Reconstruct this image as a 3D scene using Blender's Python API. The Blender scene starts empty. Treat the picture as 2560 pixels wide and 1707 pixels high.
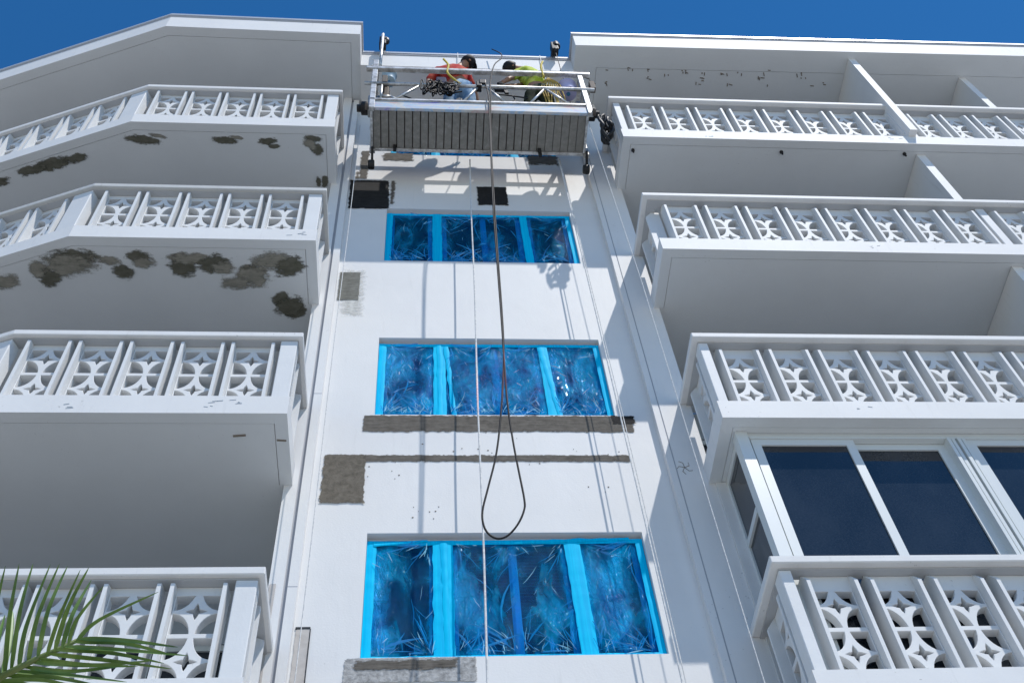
import bpy, bmesh, math, random
from mathutils import Vector, Matrix, noise
random.seed(11)
D = bpy.data
S = bpy.context.scene
COL = S.collection

# ------------------------------------------------------------------ camera, sky, sun, exposure
cam_d = D.cameras.new('camera')
cam = D.objects.new('camera', cam_d)
COL.objects.link(cam)
cam_d.sensor_width = 36.0
cam_d.lens = 38.94
cam_d.clip_start = 0.05
cam_d.clip_end = 3000
RT = Vector((0.996384, -0.055756, -0.064116))
UP = Vector((-0.009644, -0.823919, 0.566625))
FW = Vector((0.084419, 0.563958, 0.821477))
m = Matrix((RT, UP, -FW)).transposed().to_4x4()
m.translation = Vector((-0.6423, -6.3851, -5.29))
cam.matrix_world = m
S.camera = cam

SUN = Vector((0.80, -1.0, 2.32)).normalized()        # towards the sun
sun_el = math.asin(SUN.z)
sun_az = math.atan2(SUN.x, SUN.y)                     # clockwise from +Y
w = D.worlds.new('World')
S.world = w
w.use_nodes = True
wn = w.node_tree
bg = wn.nodes['Background']
sky = wn.nodes.new('ShaderNodeTexSky')
sky.sky_type = 'NISHITA'
sky.sun_disc = False
sky.sun_elevation = sun_el
sky.sun_rotation = sun_az
sky.air_density = 1.0
sky.dust_density = 0.0
sky.ozone_density = 4.0
sky.altitude = 30
hs_ = wn.nodes.new('ShaderNodeHueSaturation')
hs_.inputs['Saturation'].default_value = 1.29
wn.links.new(sky.outputs[0], hs_.inputs['Color'])
wn.links.new(hs_.outputs[0], bg.inputs[0])
bg.inputs[1].default_value = 0.12

sd = D.lights.new('sun', 'SUN')
sd.energy = 3.5
sd.angle = math.radians(0.53)
sd.color = (1.0, 0.965, 0.92)
sun = D.objects.new('sun', sd)
COL.objects.link(sun)
sun.rotation_euler = SUN.to_track_quat('Z', 'Y').to_euler()
sun.location = (10, -12, 25)
S.view_settings.view_transform = 'Standard'
S.view_settings.look = 'None'
S.view_settings.exposure = 0.18
S.view_settings.gamma = 1.0
S.view_settings.use_curve_mapping = False
try:
    S.cycles.max_bounces = 8
    S.cycles.diffuse_bounces = 5
    S.cycles.transparent_max_bounces = 12
    S.cycles.sample_clamp_indirect = 6
    S.cycles.caustics_reflective = False
    S.cycles.caustics_refractive = False
except Exception:
    pass


# ------------------------------------------------------------------ materials
def mat(name, col, rough=0.6, spec=0.3, metal=0.0):
    mm = D.materials.new(name)
    mm.use_nodes = True
    p = mm.node_tree.nodes['Principled BSDF']
    p.inputs['Base Color'].default_value = (*col, 1)
    p.inputs['Roughness'].default_value = rough
    p.inputs['Specular IOR Level'].default_value = spec
    p.inputs['Metallic'].default_value = metal
    return mm


def N(mm, t, **kw):
    n = mm.node_tree.nodes.new(t)
    for k, v in kw.items():
        setattr(n, k, v)
    return n


def L(mm, a, b):
    mm.node_tree.links.new(a, b)


def coords(mm, scale=(1, 1, 1), rot=(0, 0, 0)):
    tc = N(mm, 'ShaderNodeNewGeometry')
    mp = N(mm, 'ShaderNodeMapping')
    mp.inputs['Scale'].default_value = scale
    mp.inputs['Rotation'].default_value = rot
    L(mm, tc.outputs['Position'], mp.inputs['Vector'])
    return mp.outputs[0]


def noise_tex(mm, vec, scale, detail=4, rough=0.55, dist=0.0):
    n = N(mm, 'ShaderNodeTexNoise')
    n.inputs['Scale'].default_value = scale
    n.inputs['Detail'].default_value = detail
    n.inputs['Roughness'].default_value = rough
    n.inputs['Distortion'].default_value = dist
    L(mm, vec, n.inputs['Vector'])
    return n.outputs[0]


def ramp(mm, fac, stops):
    r = N(mm, 'ShaderNodeValToRGB')
    e = r.color_ramp.elements
    e[0].position, e[0].color = stops[0][0], (*stops[0][1], 1)
    e[1].position, e[1].color = stops[1][0], (*stops[1][1], 1)
    for p, c in stops[2:]:
        x = e.new(p)
        x.color = (*c, 1)
    L(mm, fac, r.inputs[0])
    return r.outputs[0]


def bump(mm, fac, strength, dist=0.01):
    b = N(mm, 'ShaderNodeBump')
    b.inputs['Strength'].default_value = strength
    b.inputs['Distance'].default_value = dist
    L(mm, fac, b.inputs['Height'])
    L(mm, b.outputs[0], mm.node_tree.nodes['Principled BSDF'].inputs['Normal'])


def mixc(mm, fac, a, b, mode='MIX'):
    x = N(mm, 'ShaderNodeMix', data_type='RGBA', blend_type=mode)
    for s, v in ((0, fac), (6, a), (7, b)):
        if isinstance(v, (int, float)):
            x.inputs[s].default_value = v
        elif isinstance(v, tuple):
            x.inputs[s].default_value = (*v, 1)
        else:
            L(mm, v, x.inputs[s])
    return x.outputs[2]


def paint(name, base, dirt, amount=0.35, scale=1.5, bumpy=0.25, rough=0.62, streak=True):
    """Painted render: faint blotches, rain streaks, scattered specks, trowel relief."""
    mm = mat(name, base, rough, 0.25)
    p = mm.node_tree.nodes['Principled BSDF']
    v = coords(mm)
    big = noise_tex(mm, v, scale, 5, 0.6)
    c1 = ramp(mm, big, [(0.30, tuple(b * 0.94 for b in base)), (0.65, base)])
    vs = coords(mm, (9, 9, 0.9))
    st = noise_tex(mm, vs, 1.6, 5, 0.65)
    f = ramp(mm, st, [(0.60, (0, 0, 0)), (0.80, (1, 1, 1))])
    mul = N(mm, 'ShaderNodeMath', operation='MULTIPLY')
    L(mm, f, mul.inputs[0])
    mul.inputs[1].default_value = amount * (0.5 if streak else 0.15)
    c2 = mixc(mm, mul.outputs[0], c1, dirt)
    sp = noise_tex(mm, v, 34, 2, 0.5)
    f2 = ramp(mm, sp, [(0.70, (0, 0, 0)), (0.76, (1, 1, 1))])
    area = ramp(mm, noise_tex(mm, v, 0.9, 3), [(0.50, (0, 0, 0)), (0.62, (1, 1, 1))])
    mu2 = N(mm, 'ShaderNodeMath', operation='MULTIPLY')
    L(mm, f2, mu2.inputs[0])
    L(mm, area, mu2.inputs[1])
    mu3 = N(mm, 'ShaderNodeMath', operation='MULTIPLY')
    L(mm, mu2.outputs[0], mu3.inputs[0])
    mu3.inputs[1].default_value = amount
    c3 = mixc(mm, mu3.outputs[0], c2, tuple(d * 0.6 for d in dirt))
    L(mm, c3, p.inputs['Base Color'])
    hb = N(mm, 'ShaderNodeMath', operation='MULTIPLY_ADD')
    L(mm, noise_tex(mm, coords(mm, (1, 1, .45)), 5, 3, 0.5, 0.6), hb.inputs[0])
    hb.inputs[1].default_value = 2.2
    L(mm, noise_tex(mm, v, 55, 5, 0.6), hb.inputs[2])
    bump(mm, hb.outputs[0], bumpy, 0.005)
    return mm


M = {}
M['wall'] = paint('white_wall_paint', (0.78, 0.77, 0.75), (0.42, 0.42, 0.40), 0.42, 1.1)
M['curb'] = paint('white_edge_paint', (0.77, 0.765, 0.75), (0.40, 0.40, 0.37), 0.6, 1.6, 0.2)
M['block'] = paint('white_block_paint', (0.74, 0.745, 0.74), (0.40, 0.41, 0.40), 0.38, 3.0, 0.2)
M['rail'] = paint('white_rail_paint', (0.75, 0.745, 0.73), (0.34, 0.33, 0.31), 0.55, 3.0, 0.2)
M['stained_rail'] = paint('stained_rail_paint', (0.56, 0.56, 0.54), (0.18, 0.17, 0.15), 0.9, 5.0, 0.3)
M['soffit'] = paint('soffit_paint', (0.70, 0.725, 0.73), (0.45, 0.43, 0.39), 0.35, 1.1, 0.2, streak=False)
M['floor'] = mat('balcony_floor_tiles', (0.13, 0.155, 0.185), 0.6, 0.3)
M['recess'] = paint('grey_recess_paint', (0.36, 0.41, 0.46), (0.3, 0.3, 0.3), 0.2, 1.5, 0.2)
M['chip'] = mat('exposed_brown_concrete', (0.22, 0.19, 0.155), .9, .1)
M['dark'] = mat('dark_interior', (0.05, 0.055, 0.06), 0.9, 0.1)
M['groove'] = mat('joint_sealant', (0.42, 0.43, 0.46), 0.8, 0.2)

# aluminium
M['alu'] = mat('white_aluminium', (0.66, 0.69, 0.68), 0.35, 0.5)
M['metal'] = mat('bare_aluminium', (0.62, 0.62, 0.61), 0.42, 0.5, 0.55)
bump(M['metal'], noise_tex(M['metal'], coords(M['metal']), 30, 4), 0.2, 0.004)
mm = M['metal']
L(mm, ramp(mm, noise_tex(mm, coords(mm), 9, 6, 0.7), [(0.35, (0.30, 0.29, 0.27)), (0.6, (0.70, 0.70, 0.69))]),
  mm.node_tree.nodes['Principled BSDF'].inputs['Base Color'])
M['flash'] = mat('roof_edge_metal', (0.66, 0.67, 0.68), 0.38, 0.5, 0.5)
M['steel'] = mat('galvanised_steel', (0.34, 0.35, 0.35), 0.5, 0.5, 0.6)
M['rust'] = mat('brown_steel', (0.12, 0.10, 0.085), 0.75, 0.3, 0.2)
M['black'] = mat('black_rubber', (0.012, 0.012, 0.013), 0.55, 0.4)
M['cable'] = mat('black_cable', (0.012, 0.012, 0.013), 0.6, 0.2)
M['rope'] = mat('white_rope', (0.74, 0.73, 0.70), 0.8, 0.2)
mm = M['rope']
L(mm, ramp(mm, noise_tex(mm, coords(mm, (1, 1, 1)), 40, 2), [(0.4, (0.60, 0.60, 0.59)), (0.6, (0.78, 0.77, 0.74))]),
  mm.node_tree.nodes['Principled BSDF'].inputs['Base Color'])
M['yellow_rope'] = mat('yellow_rope', (0.50, 0.36, 0.10), 0.8, 0.2)
M['blue'] = mat('blue_plastic', (0.06, 0.22, 0.42), 0.4, 0.5)
M['pale_blue'] = mat('pale_blue_plastic', (0.42, 0.55, 0.62), 0.4, 0.5)
M['lilac'] = mat('lilac_plastic', (0.46, 0.46, 0.72), 0.45, 0.4)
M['navy'] = mat('navy_canvas', (0.03, 0.035, 0.08), 0.8, 0.2)

# dark balcony glass
mm = mat('dark_window_glass', (0.010, 0.016, 0.028), 0.03, 0.62)
p = mm.node_tree.nodes['Principled BSDF']
v = coords(mm)
dust = noise_tex(mm, v, 60, 3, 0.6)
haze_ = ramp(mm, noise_tex(mm, coords(mm, (1, 1, .6)), 1.4, 4, .6), [(0.35, (0.010, 0.014, 0.020)), (0.7, (0.036, 0.044, 0.056))])
L(mm, mixc(mm, 0.4, haze_, ramp(mm, dust, [(0.40, (0.012, 0.018, 0.026)), (0.8, (0.040, 0.050, 0.064))])), p.inputs['Base Color'])
bump(mm, noise_tex(mm, v, 1.1, 2), 0.06, 0.05)
M['glass'] = mm

# clear-ish glass behind the plastic
mm = D.materials.new('clear_window_glass')
mm.use_nodes = True
nt = mm.node_tree
nt.nodes.clear()
o = N(mm, 'ShaderNodeOutputMaterial')
tr = N(mm, 'ShaderNodeBsdfTransparent')
tr.inputs[0].default_value = (0.45, 0.50, 0.52, 1)
gl = N(mm, 'ShaderNodeBsdfGlossy')
gl.inputs['Roughness'].default_value = 0.03
mx = N(mm, 'ShaderNodeMixShader')
mx.inputs[0].default_value = 0.04
L(mm, tr.outputs[0], mx.inputs[1])
L(mm, gl.outputs[0], mx.inputs[2])
L(mm, mx.outputs[0], o.inputs[0])
M['clear'] = mm


def film_material():
    """thin blue plastic: mostly clear tint, hazier where folded; creases follow the 'crease' attribute"""
    mm = D.materials.new('blue_plastic_film')
    mm.use_nodes = True
    nt = mm.node_tree
    nt.nodes.clear()
    o = N(mm, 'ShaderNodeOutputMaterial')
    cr = N(mm, 'ShaderNodeAttribute', attribute_name='crease')
    v = coords(mm, (1, 1, 1))

    def ridge(sock, width, k):
        """thin crease: zero except within width of the noise's mid level"""
        s1 = N(mm, 'ShaderNodeMath', operation='SUBTRACT')
        L(mm, sock, s1.inputs[0])
        s1.inputs[1].default_value = 0.5
        s2 = N(mm, 'ShaderNodeMath', operation='ABSOLUTE')
        L(mm, s1.outputs[0], s2.inputs[0])
        s3 = N(mm, 'ShaderNodeMath', operation='SUBTRACT')
        s3.inputs[0].default_value = width
        L(mm, s2.outputs[0], s3.inputs[1])
        s4 = N(mm, 'ShaderNodeMath', operation='MAXIMUM')
        L(mm, s3.outputs[0], s4.inputs[0])
        s4.inputs[1].default_value = 0.0
        s5 = N(mm, 'ShaderNodeMath', operation='MULTIPLY')
        L(mm, s4.outputs[0], s5.inputs[0])
        s5.inputs[1].default_value = k
        return s5.outputs[0]

    def add(a_, b_):
        s_ = N(mm, 'ShaderNodeMath', operation='ADD')
        L(mm, a_, s_.inputs[0])
        L(mm, b_, s_.inputs[1])
        return s_.outputs[0]
    fan = noise_tex(mm, cr.outputs['Vector'], 1.0, 3, 0.6, 0.3)
    slow = noise_tex(mm, coords(mm, (1, 1, .5), (0, .2, 0)), 4.5, 4, 0.6, 0.8)
    r1 = ridge(fan, 0.06, 4.0)
    r2 = ridge(noise_tex(mm, coords(mm, (1, 1, .35), (0, -.5, 0)), 11, 3, 0.6, 2.2), 0.055, 3.6)
    r3 = ridge(noise_tex(mm, coords(mm, (1, 1, .3), (0, .9, 0)), 24, 3, 0.6, 1.2), 0.09, 1.8)
    b = N(mm, 'ShaderNodeBump')
    b.inputs['Strength'].default_value = 1.0
    b.inputs['Distance'].default_value = 0.020
    L(mm, add(add(r1, r2), r3), b.inputs['Height'])
    tr = N(mm, 'ShaderNodeBsdfTransparent')
    tr.inputs[0].default_value = (0.02, 0.50, 0.93, 1)
    df = N(mm, 'ShaderNodeBsdfPrincipled')
    df.inputs['Roughness'].default_value = 0.055
    df.inputs['Specular IOR Level'].default_value = 0.8
    df.inputs['Specular Tint'].default_value = (0.42, 0.90, 1.0, 1)
    base_ = ramp(mm, slow, [(0.35, (0.0, 0.22, 0.66)), (0.60, (0.0, 0.50, 0.98))])
    L(mm, base_, df.inputs['Base Color'])
    L(mm, b.outputs[0], df.inputs['Normal'])
    at = N(mm, 'ShaderNodeAttribute', attribute_name='thick')
    fr = ramp(mm, add(slow, at.outputs['Fac']), [(0.36, (0.18, 0.18, 0.18)), (0.55, (0.44, 0.44, 0.44)), (0.9, (0.85, 0.85, 0.85))])
    mx = N(mm, 'ShaderNodeMixShader')
    L(mm, fr, mx.inputs[0])
    L(mm, tr.outputs[0], mx.inputs[1])
    L(mm, df.outputs[0], mx.inputs[2])
    L(mm, mx.outputs[0], o.inputs[0])
    return mm


M['film'] = film_material()
M['fold'] = mat('blue_film_glint', (0.38, 0.82, 0.98), 0.14, 1.0)  # pale colour paints the glints along the film folds
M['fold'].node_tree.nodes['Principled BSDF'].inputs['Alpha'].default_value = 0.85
M['fold2'] = mat('doubled_blue_film_dim', (0.01, 0.40, 0.90), 0.12, 0.6)
M['fold2'].node_tree.nodes['Principled BSDF'].inputs['Alpha'].default_value = 0.55
mm = mat('cyan_masking_tape', (0.0, 0.46, 0.84), 0.6, 0.08)
vs = coords(mm, (60, 60, 1.5))
L(mm, ramp(mm, noise_tex(mm, vs, 1.0, 4), [(0.35, (0.0, 0.48, 0.82)), (0.7, (0.0, 0.62, 0.93))]),
  mm.node_tree.nodes['Principled BSDF'].inputs['Base Color'])
bump(mm, noise_tex(mm, vs, 1.0, 4), 0.25, 0.003)
mm.node_tree.nodes['Principled BSDF'].inputs['Specular Tint'].default_value = (0.2, 0.8, 1, 1)
M['tape'] = mm


def skim_material(name, c_lo, c_hi, scale=(6, 6, 60), thresh=0.5, soft=0.06, bstr=0.6):
    """A brushed skim coat with a feathered, ragged border; attribute 'edge' is 0 inside and 1 at the rim."""
    mm = mat(name, c_lo, 0.85, 0.15)
    nt = mm.node_tree
    p = nt.nodes['Principled BSDF']
    v = coords(mm, scale)
    n1 = noise_tex(mm, v, 1.0, 6, 0.7, 0.4)
    v2 = coords(mm)
    n2 = noise_tex(mm, v2, 14, 5, 0.65)
    c = ramp(mm, n1, [(0.30, c_lo), (0.66, c_hi)])
    c = mixc(mm, 0.35, c, ramp(mm, n2, [(0.35, c_lo), (0.7, c_hi)]))
    L(mm, c, p.inputs['Base Color'])
    bump(mm, n1, bstr, 0.006)
    at = N(mm, 'ShaderNodeAttribute', attribute_name='edge')
    # alpha = smoothstep((mix(noise) - edge))
    av = N(mm, 'ShaderNodeMath', operation='ADD')
    L(mm, n1, av.inputs[0])
    L(mm, n2, av.inputs[1])
    sb = N(mm, 'ShaderNodeMath', operation='MULTIPLY_ADD')
    L(mm, at.outputs['Fac'], sb.inputs[0])
    sb.inputs[1].default_value = -1.0
    L(mm, av.outputs[0], sb.inputs[2])
    mr = N(mm, 'ShaderNodeMapRange')
    mr.inputs['From Min'].default_value = thresh - soft
    mr.inputs['From Max'].default_value = thresh + soft
    L(mm, sb.outputs[0], mr.inputs['Value'])
    L(mm, mr.outputs[0], p.inputs['Alpha'])
    return mm


M['mortar'] = skim_material('grey_repair_mortar', (0.06, 0.053, 0.044), (0.21, 0.188, 0.16))
M['mortar_sq'] = skim_material('brown_grey_mortar', (0.085, 0.074, 0.058), (0.21, 0.185, 0.15), (22, 22, 22))
M['membrane'] = skim_material('black_waterproofing', (0.010, 0.010, 0.010), (0.035, 0.034, 0.033), (5, 5, 50), 0.5, 0.05, 0.4)
M['lined'] = skim_material('combed_mortar', (0.08, 0.08, 0.065), (0.27, 0.265, 0.235), (7, 7, 75))
M['halo'] = skim_material('thin_primer_wash', (0.55, 0.55, 0.50), (0.70, 0.69, 0.66), (8, 8, 40), 0.62, 0.3, 0.1)
M['blotch'] = skim_material('dark_green_grey_mortar', (0.07, 0.07, 0.052), (0.17, 0.165, 0.13), (7, 26, 7), 0.54, 0.15, 0.4)
M['blotch2'] = skim_material('thin_grey_mortar', (0.17, 0.165, 0.135), (0.34, 0.325, 0.275), (8, 34, 8), 0.58, 0.2, 0.4)
M['beige'] = skim_material('beige_patch', (0.47, 0.43, 0.39), (0.60, 0.56, 0.52), (9, 9, 12), 0.3, 0.1, 0.3)
M['rough'] = skim_material('chiselled_concrete', (0.16, 0.155, 0.15), (0.62, 0.61, 0.59), (30, 30, 34), 0.4, 0.06, 1.0)


# ------------------------------------------------------------------ mesh helpers
class MB:
    def __init__(s):
        s.v, s.f = [], []

    def add(s, vs, fs):
        o = len(s.v)
        s.v += [tuple(x) for x in vs]
        s.f += [tuple(i + o for i in f) for f in fs]

    def box(s, x0, x1, y0, y1, z0, z1):
        s.add([(x0, y0, z0), (x1, y0, z0), (x1, y1, z0), (x0, y1, z0), (x0, y0, z1), (x1, y0, z1), (x1, y1, z1), (x0, y1, z1)],
              [(0, 3, 2, 1), (4, 5, 6, 7), (0, 1, 5, 4), (1, 2, 6, 5), (2, 3, 7, 6), (3, 0, 4, 7)])
        return s

    def prism(s, poly, z0, z1):
        n = len(poly)
        a = sum(poly[i][0] * poly[(i + 1) % n][1] - poly[(i + 1) % n][0] * poly[i][1] for i in range(n))
        if a < 0:
            poly = poly[::-1]
        s.add([(x, y, z0) for x, y in poly] + [(x, y, z1) for x, y in poly],
              [tuple(range(n))[::-1], tuple(range(n, 2 * n))] + [(i, (i + 1) % n, n + (i + 1) % n, n + i) for i in range(n)])
        return s

    def bar(s, a, b, wx, wz):
        """box-section bar from a to b"""
        a, b = Vector(a), Vector(b)
        d = (b - a).normalized()
        u = d.cross(Vector((0, 0, 1)))
        if u.length < 1e-3:
            u = Vector((1, 0, 0))
        u.normalize()
        t = u.cross(d)
        q = [u * sx * wx / 2 + t * sz * wz / 2 for sx, sz in ((-1, -1), (1, -1), (1, 1), (-1, 1))]
        s.add([a + c for c in q] + [b + c for c in q],
              [(0, 1, 2, 3), (7, 6, 5, 4), (0, 4, 5, 1), (1, 5, 6, 2), (2, 6, 7, 3), (3, 7, 4, 0)])
        return s

    def tube(s, pts, r, seg=8):
        pts = [Vector(p) for p in pts]
        rings = []
        up = Vector((0.3, 0.2, 0.93))
        for i, p in enumerate(pts):
            d = (pts[min(i + 1, len(pts) - 1)] - pts[max(i - 1, 0)]).normalized()
            u = d.cross(up)
            if u.length < 1e-3:
                u = d.cross(Vector((1, 0, 0)))
            u.normalize()
            t = d.cross(u)
            rr = r[i] if isinstance(r, (list, tuple)) else r
            rings.append([p + (u * math.cos(k * 2 * math.pi / seg) + t * math.sin(k * 2 * math.pi / seg)) * rr for k in range(seg)])
        o = len(s.v)
        for ring in rings:
            s.v += [tuple(x) for x in ring]
        for i in range(len(rings) - 1):
            for k in range(seg):
                a = o + i * seg + k
                b = o + i * seg + (k + 1) % seg
                s.f.append((a, b, b + seg, a + seg))
        s.f.append(tuple(o + k for k in range(seg))[::-1])
        s.f.append(tuple(o + (len(rings) - 1) * seg + k for k in range(seg)))
        return s

    def lathe(s, c, prof, axis=(0, 0, 1), seg=20):
        c = Vector(c)
        ax = Vector(axis).normalized()
        u = ax.cross(Vector((0.1, 0.9, 0.2))).normalized()
        t = ax.cross(u)
        o = len(s.v)
        for h, r in prof:
            for k in range(seg):
                a = k * 2 * math.pi / seg
                s.v.append(tuple(c + ax * h + (u * math.cos(a) + t * math.sin(a)) * r))
        for i in range(len(prof) - 1):
            for k in range(seg):
                a = o + i * seg + k
                b = o + i * seg + (k + 1) % seg
                s.f.append((a, b, b + seg, a + seg))
        s.f.append(tuple(o + k for k in range(seg))[::-1])
        s.f.append(tuple(o + (len(prof) - 1) * seg + k for k in range(seg)))
        return s

    def mesh(s, name, m, smooth=False):
        me = D.meshes.new(name)
        me.from_pydata(s.v, [], s.f)
        me.materials.append(m)
        me.update()
        bm = bmesh.new()
        bm.from_mesh(me)
        bmesh.ops.recalc_face_normals(bm, faces=bm.faces)
        bm.to_mesh(me)
        bm.free()
        if smooth:
            for p in me.polygons:
                p.use_smooth = True
        return me

    def build(s, name, m, parent=None, smooth=False, bevel=0.0, seg=2):
        me = s.mesh(name, m, smooth)
        if bevel:
            bm = bmesh.new()
            bm.from_mesh(me)
            bmesh.ops.bevel(bm, geom=[e for e in bm.edges if len(e.link_faces) == 2 and e.calc_face_angle(0) > 0.4],
                            offset=bevel, segments=seg, affect='EDGES', profile=0.6, clamp_overlap=True)
            bm.to_mesh(me)
            bm.free()
        return link(name, me, parent)


def link(name, me, parent=None, loc=None, rz=0.0, scale=None):
    o = D.objects.new(name, me)
    COL.objects.link(o)
    if parent is not None:
        o.parent = parent
        o.matrix_parent_inverse = WORLD[parent.name].inverted()
    mw = Matrix.Translation(Vector(loc) if loc else Vector()) @ Matrix.Rotation(rz, 4, 'Z')
    if scale:
        mw = mw @ Matrix.Diagonal((*scale, 1))
    WORLD[o.name] = mw
    o.matrix_basis = mw
    return o


WORLD = {}


def thing(name, label, cat, loc, group=None, kind=None):
    o = D.objects.new(name, None)
    COL.objects.link(o)
    o.empty_display_size = 0.2
    o.location = loc
    WORLD[o.name] = Matrix.Translation(Vector(loc))
    return tag(o, label, cat, group, kind)


def tag(o, label=None, cat=None, group=None, kind=None):
    if label:
        o['label'] = label
    if cat:
        o['category'] = cat
    if group:
        o['group'] = group
    if kind:
        o['kind'] = kind
    return o


def offset_line(pts, d):
    """mitred offset of an open plan polyline, positive d to the left of travel"""
    out = []
    n = len(pts)
    P = [Vector((p[0], p[1])) for p in pts]
    for i in range(n):
        ns = []
        if i > 0:
            t = (P[i] - P[i - 1]).normalized()
            ns.append(Vector((-t.y, t.x)))
        if i < n - 1:
            t = (P[i + 1] - P[i]).normalized()
            ns.append(Vector((-t.y, t.x)))
        if len(ns) == 1:
            out.append(P[i] + ns[0] * d)
        else:
            bb = (ns[0] + ns[1])
            out.append(P[i] + bb * (d / (1 + ns[0].dot(ns[1]))))
    return [(p.x, p.y) for p in out]


def sweep(mb, pts, d0, d1, z0, z1):
    a = offset_line(pts, d0)
    b = offset_line(pts, d1)
    n = len(pts)
    o = len(mb.v)
    for i in range(n):
        mb.v += [(*a[i], z0), (*b[i], z0), (*b[i], z1), (*a[i], z1)]
    for i in range(n - 1):
        for k in range(4):
            p, q = o + i * 4 + k, o + i * 4 + (k + 1) % 4
            mb.f.append((p, q, q + 4, p + 4))
    mb.f.append((o, o + 1, o + 2, o + 3))
    e = o + (n - 1) * 4
    mb.f.append((e + 3, e + 2, e + 1, e))
    return mb


def sheet(name, corners, m, parent, feather=0.04, n=(24, 24), lift=0.0, rnd=False, normal=None):
    """thin coat laid on a surface: quad grid between four corners with attribute 'edge'"""
    A, B, C_, E_ = [Vector(c) for c in corners]
    nx, ny = n
    w_ = ((B - A).length + (C_ - E_).length) / 2
    h_ = ((E_ - A).length + (C_ - B).length) / 2
    vs, ed = [], []
    nrm = (B - A).cross(E_ - A).normalized() if normal is None else Vector(normal)
    for j in range(ny + 1):
        for i in range(nx + 1):
            u, t = i / nx, j / ny
            p = A.lerp(B, u).lerp(E_.lerp(C_, u), t) + nrm * lift
            vs.append(p)
            if rnd:
                r = math.hypot((u - .5) * 2, (t - .5) * 2)
                ed.append(max(0.0, r) ** 1.6 * 1.12)
            else:
                dd = min(u * w_, (1 - u) * w_, t * h_, (1 - t) * h_)
                ed.append(max(0.0, 1 - dd / feather))
    fs = [(j * (nx + 1) + i, j * (nx + 1) + i + 1, (j + 1) * (nx + 1) + i + 1, (j + 1) * (nx + 1) + i)
          for j in range(ny) for i in range(nx)]
    me = D.meshes.new(name)
    me.from_pydata([tuple(x) for x in vs], [], fs)
    me.materials.append(m)
    at = me.attributes.new('edge', 'FLOAT', 'POINT')
    at.data.foreach_set('value', ed)
    me.update()
    return link(name, me, parent)

H = 2.8
M['rail_shade'] = mat('painted_rail_shade', (0.46, 0.465, 0.47), .8, .1)  # greyed to paint the shade line under the balcony rails
YL = -0.07            # face of the side walls, proud of the centre bay
GROUND = -6.9

# ------------------------------------------------------------------ ground
gm = mat('pale_paving', (0.36, 0.35, 0.32), 0.85, 0.2)
v = coords(gm)
L(gm, ramp(gm, noise_tex(gm, v, 0.4, 6, 0.6), [(0.3, (0.37, 0.36, 0.335)), (0.7, (0.46, 0.45, 0.42))]),
  gm.node_tree.nodes['Principled BSDF'].inputs['Base Color'])
g = MB()
g.add([(-900, -900, GROUND), (900, -900, GROUND), (900, 900, GROUND), (-900, 900, GROUND)], [(0, 1, 2, 3)])
tag(g.build('ground', gm), kind='structure')

# ------------------------------------------------------------------ building
B = thing('apartment_building', 'white apartment block with patterned block balconies either side of a narrow window bay',
          'building', (0, 0, GROUND))
WX0, WX1, WH = -1.037, 1.209, 1.257

# centre bay wall with its window openings
cw = MB()
bx0, bx1 = -1.53, 1.56
zs = [k * H for k in range(-1, 4)]
cw.box(bx0, WX0, 0, .22, GROUND, 10.06)
cw.box(WX1, bx1, 0, .22, GROUND, 10.06)
prev = GROUND
for z in zs:
    cw.box(WX0, WX1, 0, .22, prev, z)
    prev = z + WH
cw.box(WX0, WX1, 0, .22, prev, 10.06)
cw.build('centre_wall', M['wall'], B)

# left pier in two strips either side of a sealed joint
lp = MB()
lp.box(-1.604, -1.53, YL, .22, GROUND, 10.06)
lp.box(-1.748, -1.636, YL, 1.36, GROUND, 10.139)
lp.build('pier', M['wall'], B)
MB().box(-1.636, -1.604, -.042, .20, GROUND, 10.05).build('movement_joint', M['groove'], B)
rp_ = MB()
rp_.box(1.56, 1.618, YL, .22, GROUND, 10.06)
rp_.box(1.630, 1.93, YL, 1.36, GROUND, 10.139)
rp_.build('pier', M['wall'], B)
MB().box(1.618, 1.630, -.064, .20, GROUND, 10.05).build('movement_joint', M['groove'], B)
# horizontal control joints on the narrow left strip
for z in (3.02, 0.62):
    MB().box(-1.604, -1.53, YL - .001, YL + .004, z, z + .008).build('control_joint', M['groove'], B)

# rooms behind the bay: floors and back wall
for k in range(-2, 4):
    z = -1.035 + k * H
    MB().box(-1.60, 1.62, .22, 2.6, z, z + .22).build('room_floor', M['dark'], B)
MB().box(-1.60, 1.62, 2.6, 2.7, GROUND, 10.05).build('room_back_wall', M['dark'], B)

# ---- windows in the bay
PANES = [(-.955, -.52), (-.335, .112), (.146, .545), (.70, 1.125)]


def make_window(k):
    z0 = k * H
    f = MB()
    y0, y1 = .075, .13
    f.box(WX0, WX1, y0, y1, z0, z0 + .06)
    f.box(WX0, WX1, y0, y1, z0 + WH - .06, z0 + WH)
    xs = [WX0] + [c for pn in PANES for c in pn] + [WX1]
    for i in range(0, len(xs), 2):
        f.box(xs[i], xs[i + 1], y0, y1, z0 + .06, z0 + WH - .06)
    win = f.build('window', M['alu'], B)
    for a, b in PANES:
        MB().box(a, b, .098, .104, z0 + .06, z0 + WH - .06).build('pane', M['clear'], win)
        s = MB()
        s.box(a, a + .018, .09, .097, z0 + .06, z0 + WH - .06)
        s.box(b - .018, b, .09, .097, z0 + .06, z0 + WH - .06)
        s.build('sash_edge', M['alu'], win)
    return win


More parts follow.
